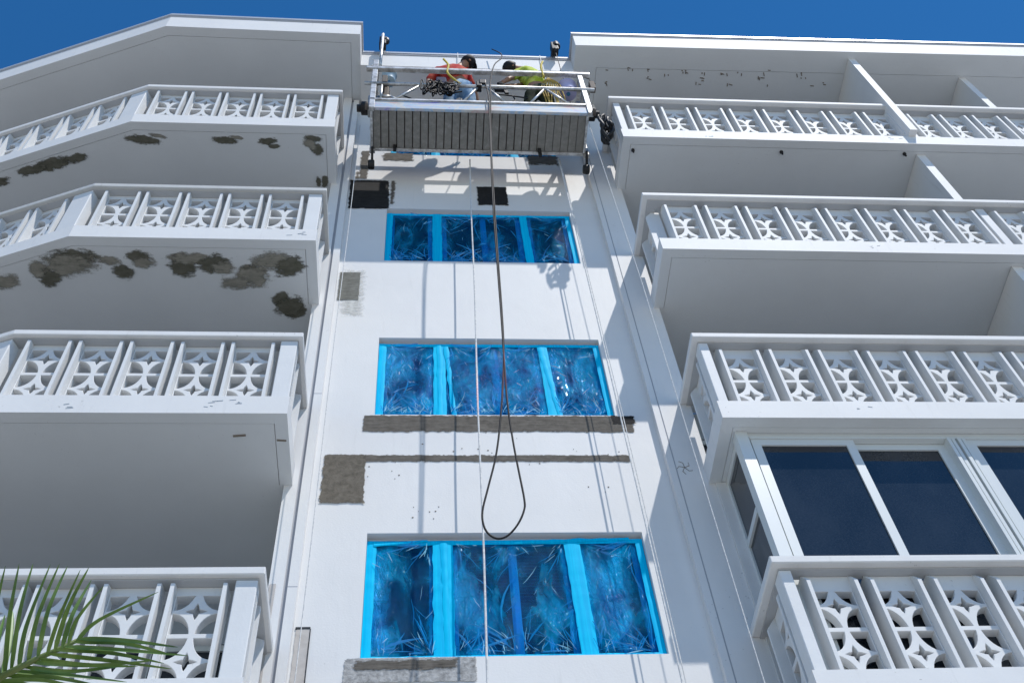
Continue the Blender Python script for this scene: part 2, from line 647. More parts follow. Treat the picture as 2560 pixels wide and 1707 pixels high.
bl_m = mat('blind_slat', (0.55, 0.66, 0.60), 0.6, 0.3)
for k in range(-1, 4):
    win = make_window(k)
    if k == 0:
        for j in range(30):
            z = .10 + j * .036
            sl = MB()
            sl.add([(-.34, .16, z), (.56, .16, z), (.56, .185, z + .02), (-.34, .185, z + .02),
                    (-.34, .16, z + .0015), (.56, .16, z + .0015), (.56, .185, z + .0215), (-.34, .185, z + .0215)],
                   [(0, 1, 2, 3), (4, 7, 6, 5), (0, 4, 5, 1), (2, 6, 7, 3), (0, 3, 7, 4), (1, 5, 6, 2)])
            sl.build('blind_slat', bl_m, win)
    elif k > 0:
        cu = MB()
        nn = 40
        for j in range(nn):
            x = WX0 + .05 + (WX1 - WX0 - .1) * j / (nn - 1)
            y = .30 + .03 * math.sin(j * 1.9)
            cu.v += [(x, y, k * H - .1), (x, y, k * H + 1.4)]
        cu.f += [(2 * j, 2 * j + 2, 2 * j + 3, 2 * j + 1) for j in range(nn - 1)]
        if k == 1:
            cu.build('curtain', mat('grey_curtain', (0.30, 0.42, 0.46), .8, .1), win, smooth=True)

# ---- repair coats on the bay wall
def wallpatch(name, x0, z0, x1, z1, m, feather=.03, y=-.004, skew=0.0, n=None, label=None):
    feather = feather * 1.9
    e_ = feather * .22
    x0, x1, z0, z1 = max(x0 - e_, -1.529), x1 + e_, z0 - e_, z1 + e_
    nn = n or (max(8, int((x1 - x0) / .015)), max(8, int((z1 - z0) / .015)))
    o_ = sheet(name, [(x0, y, z0), (x1, y, z0), (x1 + skew, y, z1), (x0 + skew, y, z1)], m, B, feather, nn)
    if label:
        o_['label'] = label
    return o_


wallpatch('mortar_patch', -1.529, 4.42, -1.20, 5.41, M['halo'], .10, label='pale primer wash around the combed patch')
wallpatch('mortar_patch', -1.515, 4.745, -1.275, 5.325, M['lined'], .018, -.008, label='combed grey mortar square')
wallpatch('mortar_patch', -1.529, 6.82, -1.00, 7.61, M['membrane'], .03, -.008, -.02, label='large black waterproofing square')
wallpatch('mortar_patch', -1.03, 6.95, -.93, 7.63, M['mortar'], .06, -.005, label='grey mortar smear beside the black square')
wallpatch('mortar_patch', .07, 6.975, .475, 7.50, M['membrane'], .03, -.008, label='small black waterproofing square')
wallpatch('mortar_patch', -1.44, 7.62, -1.29, 8.5, M['mortar'], .05, -.005, label='tall grey mortar smear')
wallpatch('mortar_patch', -1.529, 7.60, -1.38, 7.90, M['mortar'], .08, -.006)
wallpatch('mortar_patch', -1.16, 8.17, -.70, 8.47, M['mortar'], .07, -.006, label='grey mortar smear at the left corner of the top window sill')
wallpatch('mortar_patch', .76, 8.14, 1.25, 8.50, M['mortar'], .09, -.006, label='grey mortar smear at the right corner of the top window sill')
wallpatch('mortar_patch', -1.15, 2.535, 1.37, 2.80, M['mortar'], .035, -.006, label='long grey mortar band under the third floor window')
wallpatch('mortar_patch', 1.15, 2.655, 1.40, 2.80, M['membrane'], .035, -.010, label='black end of the mortar band')
wallpatch('mortar_patch', -1.12, 2.125, 1.28, 2.235, M['mortar'], .028, -.006, label='thin grey mortar strip')
wallpatch('mortar_patch', -1.46, 1.60, -1.075, 2.235, M['mortar_sq'], .025, -.009, label='brown grey mortar square at the end of the strip')
wallpatch('mortar_patch', -1.512, -1.2, -1.41, .268, M['beige'], .008, -.006, label='beige filled slot')
wallpatch('mortar_patch', -1.15, -.225, -.20, .0, M['rough'], .02, -.006, n=(60, 16), label='chiselled concrete band under the lowest window')
wallpatch('mortar_patch', -1.09, -.13, -.33, -.008, M['mortar'], .04, -.010)
MB().box(-1.515, -1.408, -.009, .004, .268, .285).build('joint_strip', M['dark'], B)
MB().box(-1.410, -1.404, -.009, .004, -1.2, .268).build('joint_strip', M['dark'], B)
sheet('mortar_patch', [(-1.745, YL - .004, -.3), (-1.69, YL - .004, -.3), (-1.69, YL - .004, .66), (-1.745, YL - .004, .66)], M['beige'], B, .01, (6, 24))
rs_ = random.Random(21)
for _ in range(34):
    xs_, zs_ = rs_.choice(((-1.0, 2.05), (.3, 2.07), (.9, 2.28), (-.2, 2.29), (-.95, 1.9), (.1, 2.48), (1.0, 1.75), (-.6, 1.5)))
    x_, z_ = xs_ + rs_.gauss(0, .16), zs_ + rs_.gauss(0, .05)
    if -1.5 < x_ < 1.5:
        w_ = rs_.uniform(.004, .014)
        MB().box(x_, x_ + w_, -.004, .001, z_, z_ + w_ * .7).build('mortar_speck', M['chip'], B)
# a star shaped crack in the right pier
ck = MB()
for a in range(5):
    an = a * 1.256 + .4
    ck.tube([(1.70, YL - .002, 1.98), (1.70 + .05 * math.cos(an), YL - .002, 1.98 + .06 * math.sin(an)),
             (1.70 + .07 * math.cos(an + .5), YL - .002, 1.98 + .09 * math.sin(an + .4))], .0026, 5)
ck.build('crack', M['chip'], B)

# ---- breeze block mesh, shared
BW, BH = .368, .795


def block_mesh(BH):
    w_, h_ = BW - .054, .72
    cu = D.curves.new('pattern', 'CURVE')
    cu.dimensions = '2D'
    cu.fill_mode = 'BOTH'
    cu.extrude = .034
    cu.bevel_depth = .003
    cu.bevel_resolution = 0

    def spl(pts):
        s_ = cu.splines.new('POLY')
        s_.points.add(len(pts) - 1)
        for i, (a, b) in enumerate(pts):
            s_.points[i].co = (a, b, 0, 1)
        s_.use_cyclic_u = True

    zc = h_ / 2
    g_ = .004
    spl([(-w_ / 2 + g_, g_), (w_ / 2 - g_, g_), (w_ / 2 - g_, h_ - g_), (-w_ / 2 + g_, h_ - g_)])
    a_, b_ = .133, .190
    edge = w_ / 2 - .008

    def quarter(cx, cz, sx, sz, cut=0.0, lim=None):
        pts = []
        for i in range(9):
            t = i / 8 * math.pi / 2
            x, z = a_ * math.cos(t), b_ * math.sin(t)
            pts.append((cx + sx * x, cz + sz * (max(z, cut))))
        pts.append((cx, cz + sz * cut))
        if lim:
            pts = [(x, min(max(z, lim[0]), lim[1])) for x, z in pts]
        spl(pts)

    for sx in (-1, 1):
        cx = -sx * edge
        quarter(cx, zc, sx, 1, .016)
        quarter(cx, zc, sx, -1, .016)
        quarter(cx, zc + .40, sx, -1, 0, (0, h_ - .02))
        quarter(cx, zc - .40, sx, 1, 0, (.02, h_))
    for sz in (-1, 1):
        c = (0, zc + sz * .205)
        pts = []
        R_ = .078
        for q in range(4):
            for i in range(4):
                t = q * math.pi / 2 + i / 4 * math.pi / 2
                ph = (t % (math.pi / 2)) / (math.pi / 2)
                r = R_ * (1 - .62 * math.sin(math.pi * ph))
                pts.append((c[0] + r * math.cos(t), c[1] + r * math.sin(t)))
        spl(pts)
    ob = D.objects.new('tmp', cu)
    COL.objects.link(ob)
    dg = bpy.context.evaluated_depsgraph_get()
    dg.update()
    me = D.meshes.new_from_object(ob.evaluated_get(dg))
    D.objects.remove(ob)
    mb = MB()
    for vt in me.vertices:
        x, z, y = vt.co
        mb.v.append((x + BW / 2, -.044 + y, z + .035))
    for p_ in me.polygons:
        mb.f.append(tuple(p_.vertices))
    nb = len(mb.v)
    # side fins with sloping tops, top lintel, bottom lintel
    for x0 in (0.0, BW - .027):
        x1 = x0 + .027
        prof = [(0, 0), (-.158, 0), (-.158, BH - (BH - .775)), (-.085, BH), (0, BH)]
        mb.add([(x0, y, z) for y, z in prof] + [(x1, y, z) for y, z in prof],
               [(0, 1, 2, 3, 4), (9, 8, 7, 6, 5)] + [(i, (i + 1) % 5, 5 + (i + 1) % 5, 5 + i) for i in range(5)])
    mb.box(.027, BW - .027, -.120, -.005, 0, .034)
    mb.box(.027, BW - .027, -.080, -.005, .752, BH)
    me2 = mb.mesh('screen_block', M['block'])
    return me2


BLOCK_L = block_mesh(.806)
BLOCK_R = block_mesh(.872)


def lerp2(a, b, t):
    return (a[0] + (b[0] - a[0]) * t, a[1] + (b[1] - a[1]) * t)


def put_block(par, p, q, s_, zb, mesh=None):
    """block on the edge line p->q at distance s_ from p, front towards the right of travel"""
    d = Vector((q[0] - p[0], q[1] - p[1]))
    d.normalize()
    pos = (p[0] + d.x * s_, p[1] + d.y * s_)
    rz = math.atan2(d.y, d.x)
    nrm = (-d.y, d.x)          # inwards
    jit = random.uniform(-.003, .003)
    return link('screen_block', mesh or BLOCK_L, par, (pos[0] + nrm[0] * (.165 + jit), pos[1] + nrm[1] * (.165 + jit), zb), rz)


def post(par, p, q, s0, s1, z0, z1, d0=.012, d1=.17, name='post', m='block'):
    d = Vector((q[0] - p[0], q[1] - p[1])).normalized()
    nn = Vector((-d.y, d.x))
    P0 = Vector(p) + d * s0
    P1 = Vector(p) + d * s1
    poly = [P0 + nn * d0, P1 + nn * d0, P1 + nn * d1, P0 + nn * d1]
    return MB().prism([(a.x, a.y) for a in poly], z0, z1).build(name, M[m], par, bevel=.006, seg=1)


SLAB_T = .225


BLN = [0]


def blotch(par, cx, cy, z, rx, ry, rot=0.0, m='blotch'):
    rx, ry = rx * 1.28, ry * 1.28
    BLN[0] += 1
    z -= .0004 * (BLN[0] % 24)
    c, s_ = math.cos(rot), math.sin(rot)
    q = [(-rx, ry), (rx, ry), (rx, -ry), (-rx, -ry)]
    return sheet('mortar_patch', [(cx + a * c - b * s_, cy + a * s_ + b * c, z) for a, b in q], M[m], par, .05, (20, 16), .003, True)


# plan lines, travelled so that the outside is on the right hand
CH = .357
LC = (-4.09, -.8345)
FAR = -8.2
L_FRONT = [(FAR, LC[1] + CH * (LC[0] - FAR)), LC, (-1.678, -.8345), (-1.678, YL - .0)]
R_FRONT = [(1.872, YL), (1.872, -.802), (9.6, -.802)]


def slab_part(line, k, back, name='balcony', zt=SLAB_T):
    """edge beam with a drip groove, and the deck behind it running back under the recess"""
    zb = -1.0345 + k * H if line is R_FRONT else -1.047 + k * H
    mb = MB()
    sweep(mb, line, 0, .105, zb, zb + zt)
    inner = offset_line(line, .110)
    mb.prism(inner + back, zb + .004, zb + zt - .02)
    inn2 = offset_line(line, .100)
    mb.prism(inn2 + back, zb + .03, zb + zt - .03)
    o_ = mb.build(name, M['curb'], B)
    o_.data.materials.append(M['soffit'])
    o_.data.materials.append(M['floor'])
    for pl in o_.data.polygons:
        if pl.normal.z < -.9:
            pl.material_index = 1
        elif pl.normal.z > .9 and pl.center.z < zb + zt - .01:
            pl.material_index = 2
    return o_, zb


BACKL = [(-1.746, YL), (-1.746, 1.36), (-4.5, 1.36), (FAR, 1.36 + CH * (-4.5 - FAR))]
BACKR = [(9.6, 1.36), (1.932, 1.36), (1.932, YL)]


def fix_poly_left(line):
    return BACKL


def make_left(k):
    line = L_FRONT
    inner_back = BACKL
    bal, zb = slab_part(line, k, inner_back)
    zt = zb + SLAB_T
    zr0, zr1 = zb + 3.935 - H + .0, 0
    rail_top = .070 + k * H
    rail_bot = rail_top - .070
    # rail
    m_ = M['stained_rail'] if k == 2 else M['rail']
    mb = MB()
    rl = [L_FRONT[0], (LC[0], LC[1]), (-1.672, -.8345), (-1.672, YL)]
    sweep(mb, rl, -.026, .135, rail_bot, rail_top)
    r_ = mb.build('top_rail', m_, bal, bevel=.007, seg=1)
    if k == 2:
        r_['label'] = 'weather stained top rail'
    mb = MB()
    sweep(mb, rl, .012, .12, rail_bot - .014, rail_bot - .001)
    mb.build('rail_shade_strip', M['rail_shade'], bal)  # added strip, shade below the rail put into its colour
    # front run, from the right hand corner going left
    p, q = LC, (-1.678, -.8345)
    ln = q[0] - p[0]
    zt -= .0
    for j in range(5):
        put_block(bal, p, q, ln - .205 - BW - j * .428, zt + .0)
    post(bal, p, q, ln - .155, ln - .012, zt, rail_bot - .016, d0=.012, d1=.13)
    # chamfer run
    p2, q2 = L_FRONT[0], LC
    l2 = math.hypot(q2[0] - p2[0], q2[1] - p2[1])
    post(bal, p2, q2, l2 - .235, l2 - .015, zt, rail_bot - .016, d0=.012, d1=.13)
    nblk = {3: 7, 2: 5, 1: 3, 0: 2}[k]
    for j in range(nblk):
        put_block(bal, p2, q2, l2 - .30 - BW - j * .428, zt)
    # end return: one block
    p3, q3 = (-1.678, -.8345), (-1.678, YL)
    put_block(bal, p3, q3, .235, zt)
    post(bal, p3, q3, .02, .10, zt, rail_bot - .016, d0=.012, d1=.13)
    return bal, zb


def make_right(k):
    bal, zb = slab_part(R_FRONT, k, BACKR)
    zt = zb + SLAB_T
    rail_top = .147 + k * H
    rail_bot = rail_top - .068
    rl = [(1.862, YL), (1.862, -.82), (9.6, -.82)]
    mb = MB()
    sweep(mb, rl, -.030, .135, rail_bot, rail_top)
    mb.build('top_rail', M['rail'], bal, bevel=.007, seg=1)
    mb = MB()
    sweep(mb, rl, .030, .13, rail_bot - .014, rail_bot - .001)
    mb.build('rail_shade_strip', M['rail_shade'], bal)  # same painted shade strip, right hand rail
    hb = rail_bot - .016 - zt
    p, q = (1.872, -.802), (9.6, -.802)
    if k != 2:
        post(bal, p, q, .018, .105, zt, rail_bot - .016, d0=.012, d1=.15)
    sc = hb / BH * 1.0
    xs = [2.06 + .458 * j for j in range(8)]
    gap = 5.875
    xs += [gap + .458 * j for j in range(int({3: 7, 2: 4, 1: 1, 0: 0}[k]))]
    for x in xs:
        if k == 0 and x > 4.9:
            continue
        put_block(bal, p, q, x - 1.872, zt, BLOCK_R)
    if k > 0:
        post(bal, p, q, 5.70 - 1.872, 5.80 - 1.872, zt, rail_bot - .016, d0=.03, d1=.15, name='divider_post')
    p3, q3 = (1.872, YL), (1.872, -.802)
    put_block(bal, p3, q3, .20, zt, BLOCK_R)
    return bal, zb


lefts = {k: make_left(k) for k in range(0, 4)}
rights = {k: make_right(k) for k in range(0, 4)}
# bare storeys below the picture
for k in (-1,):
    slab_part(L_FRONT, k, BACKL)
    slab_part(R_FRONT, k, BACKR)

# labels on the balcony parts
nm = {0: 'lowest', 1: 'second', 2: 'third', 3: 'top'}
for k in range(4):
    lefts[k][0]['label'] = '%s angled balcony left of the window bay' % nm[k]
    rights[k][0]['label'] = '%s long balcony right of the window bay' % nm[k]

# divider walls between the right hand flats
for k in range(0, 4):
    bal, zb = rights[k]
    zc = zb + H
    if k == 3:
        MB().box(5.62, 5.72, -.895, 1.35, zb + SLAB_T + .003, 10.138).build('divider_wall', M['curb'], bal)
        MB().box(7.38, 7.48, -.66, 1.35, zb + SLAB_T + .003, 10.138).build('divider_wall', M['curb'], bal)
    elif k > 0:
        MB().box(5.68, 5.79, -.655, 1.35, zb + SLAB_T + .003, zc - .002).build('divider_wall', M['curb'], bal)

# recess back walls with sliding doors
for k in range(-1, 4):
    zf = -1.04 + k * H + SLAB_T
    zc = -1.04 + (k + 1) * H
    dh = zf + 2.12
    lw = MB()
    lw.box(-8.3, -1.75, 1.36, 1.46, dh, zc)
    lw.box(-2.15, -1.75, 1.36, 1.46, zf, dh)
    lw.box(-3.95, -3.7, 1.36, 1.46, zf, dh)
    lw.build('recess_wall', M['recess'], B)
    rw = MB()
    rw.box(1.93, 9.6, 1.36, 1.46, dh, zc)
    rw.box(1.93, 2.4, 1.36, 1.46, zf, dh)
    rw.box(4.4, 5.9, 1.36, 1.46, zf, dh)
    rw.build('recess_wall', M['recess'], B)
    for a, b in ((-8.3, -3.95), (-3.7, -2.15), (2.4, 4.4), (5.9, 9.6)):
        f = MB()
        f.box(a, b, 1.38, 1.43, dh - .06, dh)
        f.box(a, b, 1.38, 1.43, zf, zf + .06)
        n_ = max(2, int((b - a) / .9))
        for j in range(n_ + 1):
            x = a + (b - a - .05) * j / n_
            f.box(x, x + .05, 1.38, 1.43, zf + .06, dh - .06)
        fr = f.build('sliding_door', M['alu'], B)
        MB().box(a, b, 1.40, 1.41, zf + .06, dh - .06).build('glass_pane', M['glass'], fr)

# ---- roofs
ZR = 10.14


def roof(line, back, zb, zt, border, label):
    mb = MB()
    sweep(mb, line, 0, border, zb, zt)
    mb.prism(offset_line(line, border + .005) + back, zb + .003, zt - .05)
    mb.prism(offset_line(line, border - .02) + back, zb + .03, zt - .06)
    r = mb.build('roof', M['curb'], B)
    r['label'] = label
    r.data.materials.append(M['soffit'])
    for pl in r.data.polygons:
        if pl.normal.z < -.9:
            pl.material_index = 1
    f = MB()
    sweep(f, line, -.022, .05, zt - .012, zt + .035)
    f.build('roof_flashing', M['flash'], r)
    f = MB()
    sweep(f, line, -.010, .05, zt - .045, zt - .013)
    f.build('drip_strip', M['groove'], r)
    return r


LRC = (-4.18, -1.045)
ROOF_L = [(FAR, LRC[1] + CH * (LRC[0] - FAR)), LRC, (-1.502, -1.02), (-1.502, .3)]
roof(ROOF_L, [(-1.6, 1.46), (-4.5, 1.46), (FAR, 1.46 + CH * (-4.5 - FAR))], ZR, 10.585, .13, 'left roof overhang with angled corner')
ROOF_R = [(1.572, .3), (1.572, -.965), (9.6, -1.03)]
roof(ROOF_R, [(9.6, 1.46), (1.7, 1.46)], ZR, 10.585, .33, 'right roof overhang')
ROOF_M = [(-1.500, -.60), (1.570, -.60)]
mb = MB()
mb.box(-1.500, 1.570, -.60, 1.46, 10.061, 10.53)
r = mb.build('roof', M['curb'], B)
r['label'] = 'short set back roof edge over the window bay'
f = MB()
f.box(-1.500, 1.570, -.622, -.55, 10.531, 10.578)
f.build('roof_flashing', M['flash'], r)
MB().box(-1.500, 1.570, -.612, -.601, 10.49, 10.53).build('drip_strip', M['groove'], r)

# chipped marks under the right roof
for (x, y) in [(2.09, -.586), (2.081, -.417), (2.40, -.651), (2.656, -.631), (2.933, -.598), (3.176, -.62), (3.475, -.643), (3.801, -.583),
               (4.014, -.632), (4.411, -.653), (4.941, -.647), (5.339, -.488), (3.423, -.444), (3.894, -.444), (4.503, -.463), (5.143, -.482),
               (3.20, -.60), (3.45, -.52), (2.7, -.50), (4.05, -.60), (4.38, -.58), (5.0, -.60), (1.80, -.5), (1.84, -.42), (1.83, -.3)]:
    for _ in range(random.randint(1, 3)):
        dx, dy = random.uniform(-.05, .05), random.uniform(-.03, .03)
        l_ = random.uniform(.02, .06)
        an = random.choice((0.1, 1.5, .3, 1.2))
        a = (x + dx, y + dy)
        b = (x + dx + l_ * math.cos(an), y + dy + l_ * math.sin(an))
        MB().bar((*a, ZR + .002), (*b, ZR + .002), .012, .014).build('chipped_mark', M['chip'], B)

# scrape marks and paint chips
for a, b_ in (((-2.12, -.60), (-2.02, -.61)), ((-1.775, -.56), (-1.70, -.555))):
    MB().bar((*a, -1.048 + H), (*b_, -1.048 + H), .016, .008).build('chipped_mark', M['chip'], B)
rc = random.Random(4)
for zc_, xc_ in ((1.86, -2.3), (1.90, -2.22), (1.83, -3.4), (1.88, -2.05), (4.70, -1.80), (4.66, -1.9), (7.45, 3.0), (4.68, 4.2), (1.9, 3.1), (7.5, 5.4)):
    for _ in range(3):
        x_ = xc_ + rc.uniform(-.08, .08)
        z_ = zc_ + rc.uniform(-.03, .03)
        y_ = -.8355 if x_ < 0 else -.803
        MB().bar((x_, y_, z_), (x_ + rc.uniform(.015, .06), y_, z_ + rc.uniform(-.01, .012)), .003, rc.uniform(.003, .008)).build('paint_chip', M['recess'], B)

# small hooks under the top right balcony
for x, y in ((2.013, -.62), (3.913, -.644), (5.52, -.66)):
    h = MB()
    h.lathe((x, y, 7.375), [(0, .022), (-.03, .022), (-.035, .012), (-.075, .012)], seg=10)
    h.build('hook', M['black'], rights[3][0], smooth=False)

# ---- mortar repairs under the left balconies
b3, z3 = lefts[3]
for cx, cy, rx, ry, rot, mt in ((-3.97, -.60, .26, .075, .12, 'blotch'), (-3.80, -.66, .14, .035, .2, 'blotch2'),
                                (-2.99, -.62, .20, .06, .05, 'blotch'), (-2.86, -.66, .10, .03, .1, 'blotch2'),
                                (-2.49, -.62, .14, .065, -.1, 'blotch'), (-2.42, -.56, .09, .04, 0, 'blotch'),
                                (-1.94, -.67, .14, .05, .1, 'blotch'), (-1.90, -.53, .10, .09, .9, 'blotch'), (-1.98, -.60, .12, .08, .6, 'blotch2'),
                                (-5.08, -.26, .36, .10, -.28, 'blotch'), (-5.35, -.17, .25, .08, -.3, 'blotch'), (-4.80, -.34, .2, .07, -.3, 'blotch'),
                                (-5.75, .0, .16, .07, -.3, 'blotch'), (-1.90, -.10, .04, .09, 0, 'blotch'), (-1.82, -.10, .05, .11, 0, 'blotch')):
    blotch(b3, cx, cy, z3 + .003, rx, ry, rot, mt)
b2, z2 = lefts[2]
for cx, cy, rx, ry, rot, mt in ((-4.08, -.58, .34, .14, -.05, 'blotch'), (-4.15, -.50, .42, .16, -.15, 'blotch2'), (-4.36, -.36, .13, .14, -.7, 'blotch'),
                                (-4.45, -.46, .12, .12, -.5, 'blotch2'), (-3.74, -.57, .14, .07, .1, 'blotch2'), (-3.62, -.44, .14, .10, .2, 'blotch'),
                                (-3.44, -.62, .15, .09, 0, 'blotch'), (-3.40, -.55, .16, .08, 0, 'blotch2'), (-3.02, -.52, .18, .17, .3, 'blotch'),
                                (-2.95, -.60, .28, .09, 0, 'blotch2'), (-2.70, -.55, .22, .12, -.3, 'blotch'), (-2.62, -.50, .15, .10, 0, 'blotch2'),
                                (-2.34, -.44, .16, .15, .3, 'blotch'), (-2.33, -.40, .22, .17, 0, 'blotch2'), (-2.12, -.58, .32, .14, -.1, 'blotch2'),
                                (-1.95, -.52, .20, .14, -.5, 'blotch'), (-2.06, -.13, .13, .10, -.5, 'blotch'), (-1.93, .0, .16, .13, -.2, 'blotch'),
                                (-1.98, -.05, .20, .14, -.5, 'blotch'), (-4.80, -.29, .20, .11, -.3, 'blotch2'), (-2.5, -.32, .2, .1, 0, 'blotch2')):
    blotch(b2, cx, cy, z2 + .003, rx, ry, rot, mt)

# ---- glazed-in balcony on the right, lowest
bal0, zb0 = rights[0]
zf, zc = zb0 + SLAB_T, zb0 + H + .0
GY = -.63
f = MB()
f.box(2.00, 2.10, GY - .02, GY + .08, zf, zc)                     # corner post
f.box(2.11, 9.5, GY, GY + .06, zc - .05, zc)
f.box(2.11, 9.5, GY - .012, GY + .05, zc - .075, zc - .05)
gf = f.build('glazing_frame', M['alu'], bal0)


def sash(x0, x1, y, w=.075):
    s = MB()
    s.box(x0, x0 + w, y, y + .04, zf, zc - .078)
    s.box(x1 - w, x1, y, y + .04, zf, zc - .078)
    s.box(x0 + w, x1 - w, y, y + .04, zc - .078 - .07, zc - .078)
    s.box(x0 + w, x1 - w, y, y + .04, zf, zf + .08)
    o_ = s.build('window_sash', M['alu'], bal0)
    MB().box(x0 + w, x1 - w, y + .015, y + .022, zf + .08, zc - .148).build('glass_pane', M['glass'], bal0)


sash(2.118, 2.995, GY)
sash(2.935, 3.80, GY + .05)
rb = MB()
for j, x in enumerate((3.80, 3.845, 3.89, 3.935)):
    rb.box(x, x + .03, GY - .03 + .012 * (j % 2), GY + .06, zf, zc - .078)
rb.build('glazing_mullion', M['alu'], bal0)
sash(3.97, 4.85, GY)
sash(4.79, 5.65, GY + .05)
# end glazing back to the pier
s = MB()
s.box(2.02, 2.06, -.54, YL - .001, zc - .07, zc)
s.box(2.02, 2.06, -.12, YL - .001, zf, zc - .07)
s.box(2.02, 2.06, -.548, -.50, zf, zc - .07)
s.box(2.015, 2.065, -.50, -.12, .955, 1.015)
s.build('window_sash', M['alu'], bal0)
MB().box(2.036, 2.044, -.50, -.12, zf, .955).build('glass_pane', M['glass'], bal0)
MB().box(2.036, 2.044, -.50, -.12, 1.015, zc - .07).build('glass_pane', M['glass'], bal0)
MB().box(1.932, 2.02, YL - .02, -.02, zf, zc - .002).build('side_trim', M['curb'], bal0)

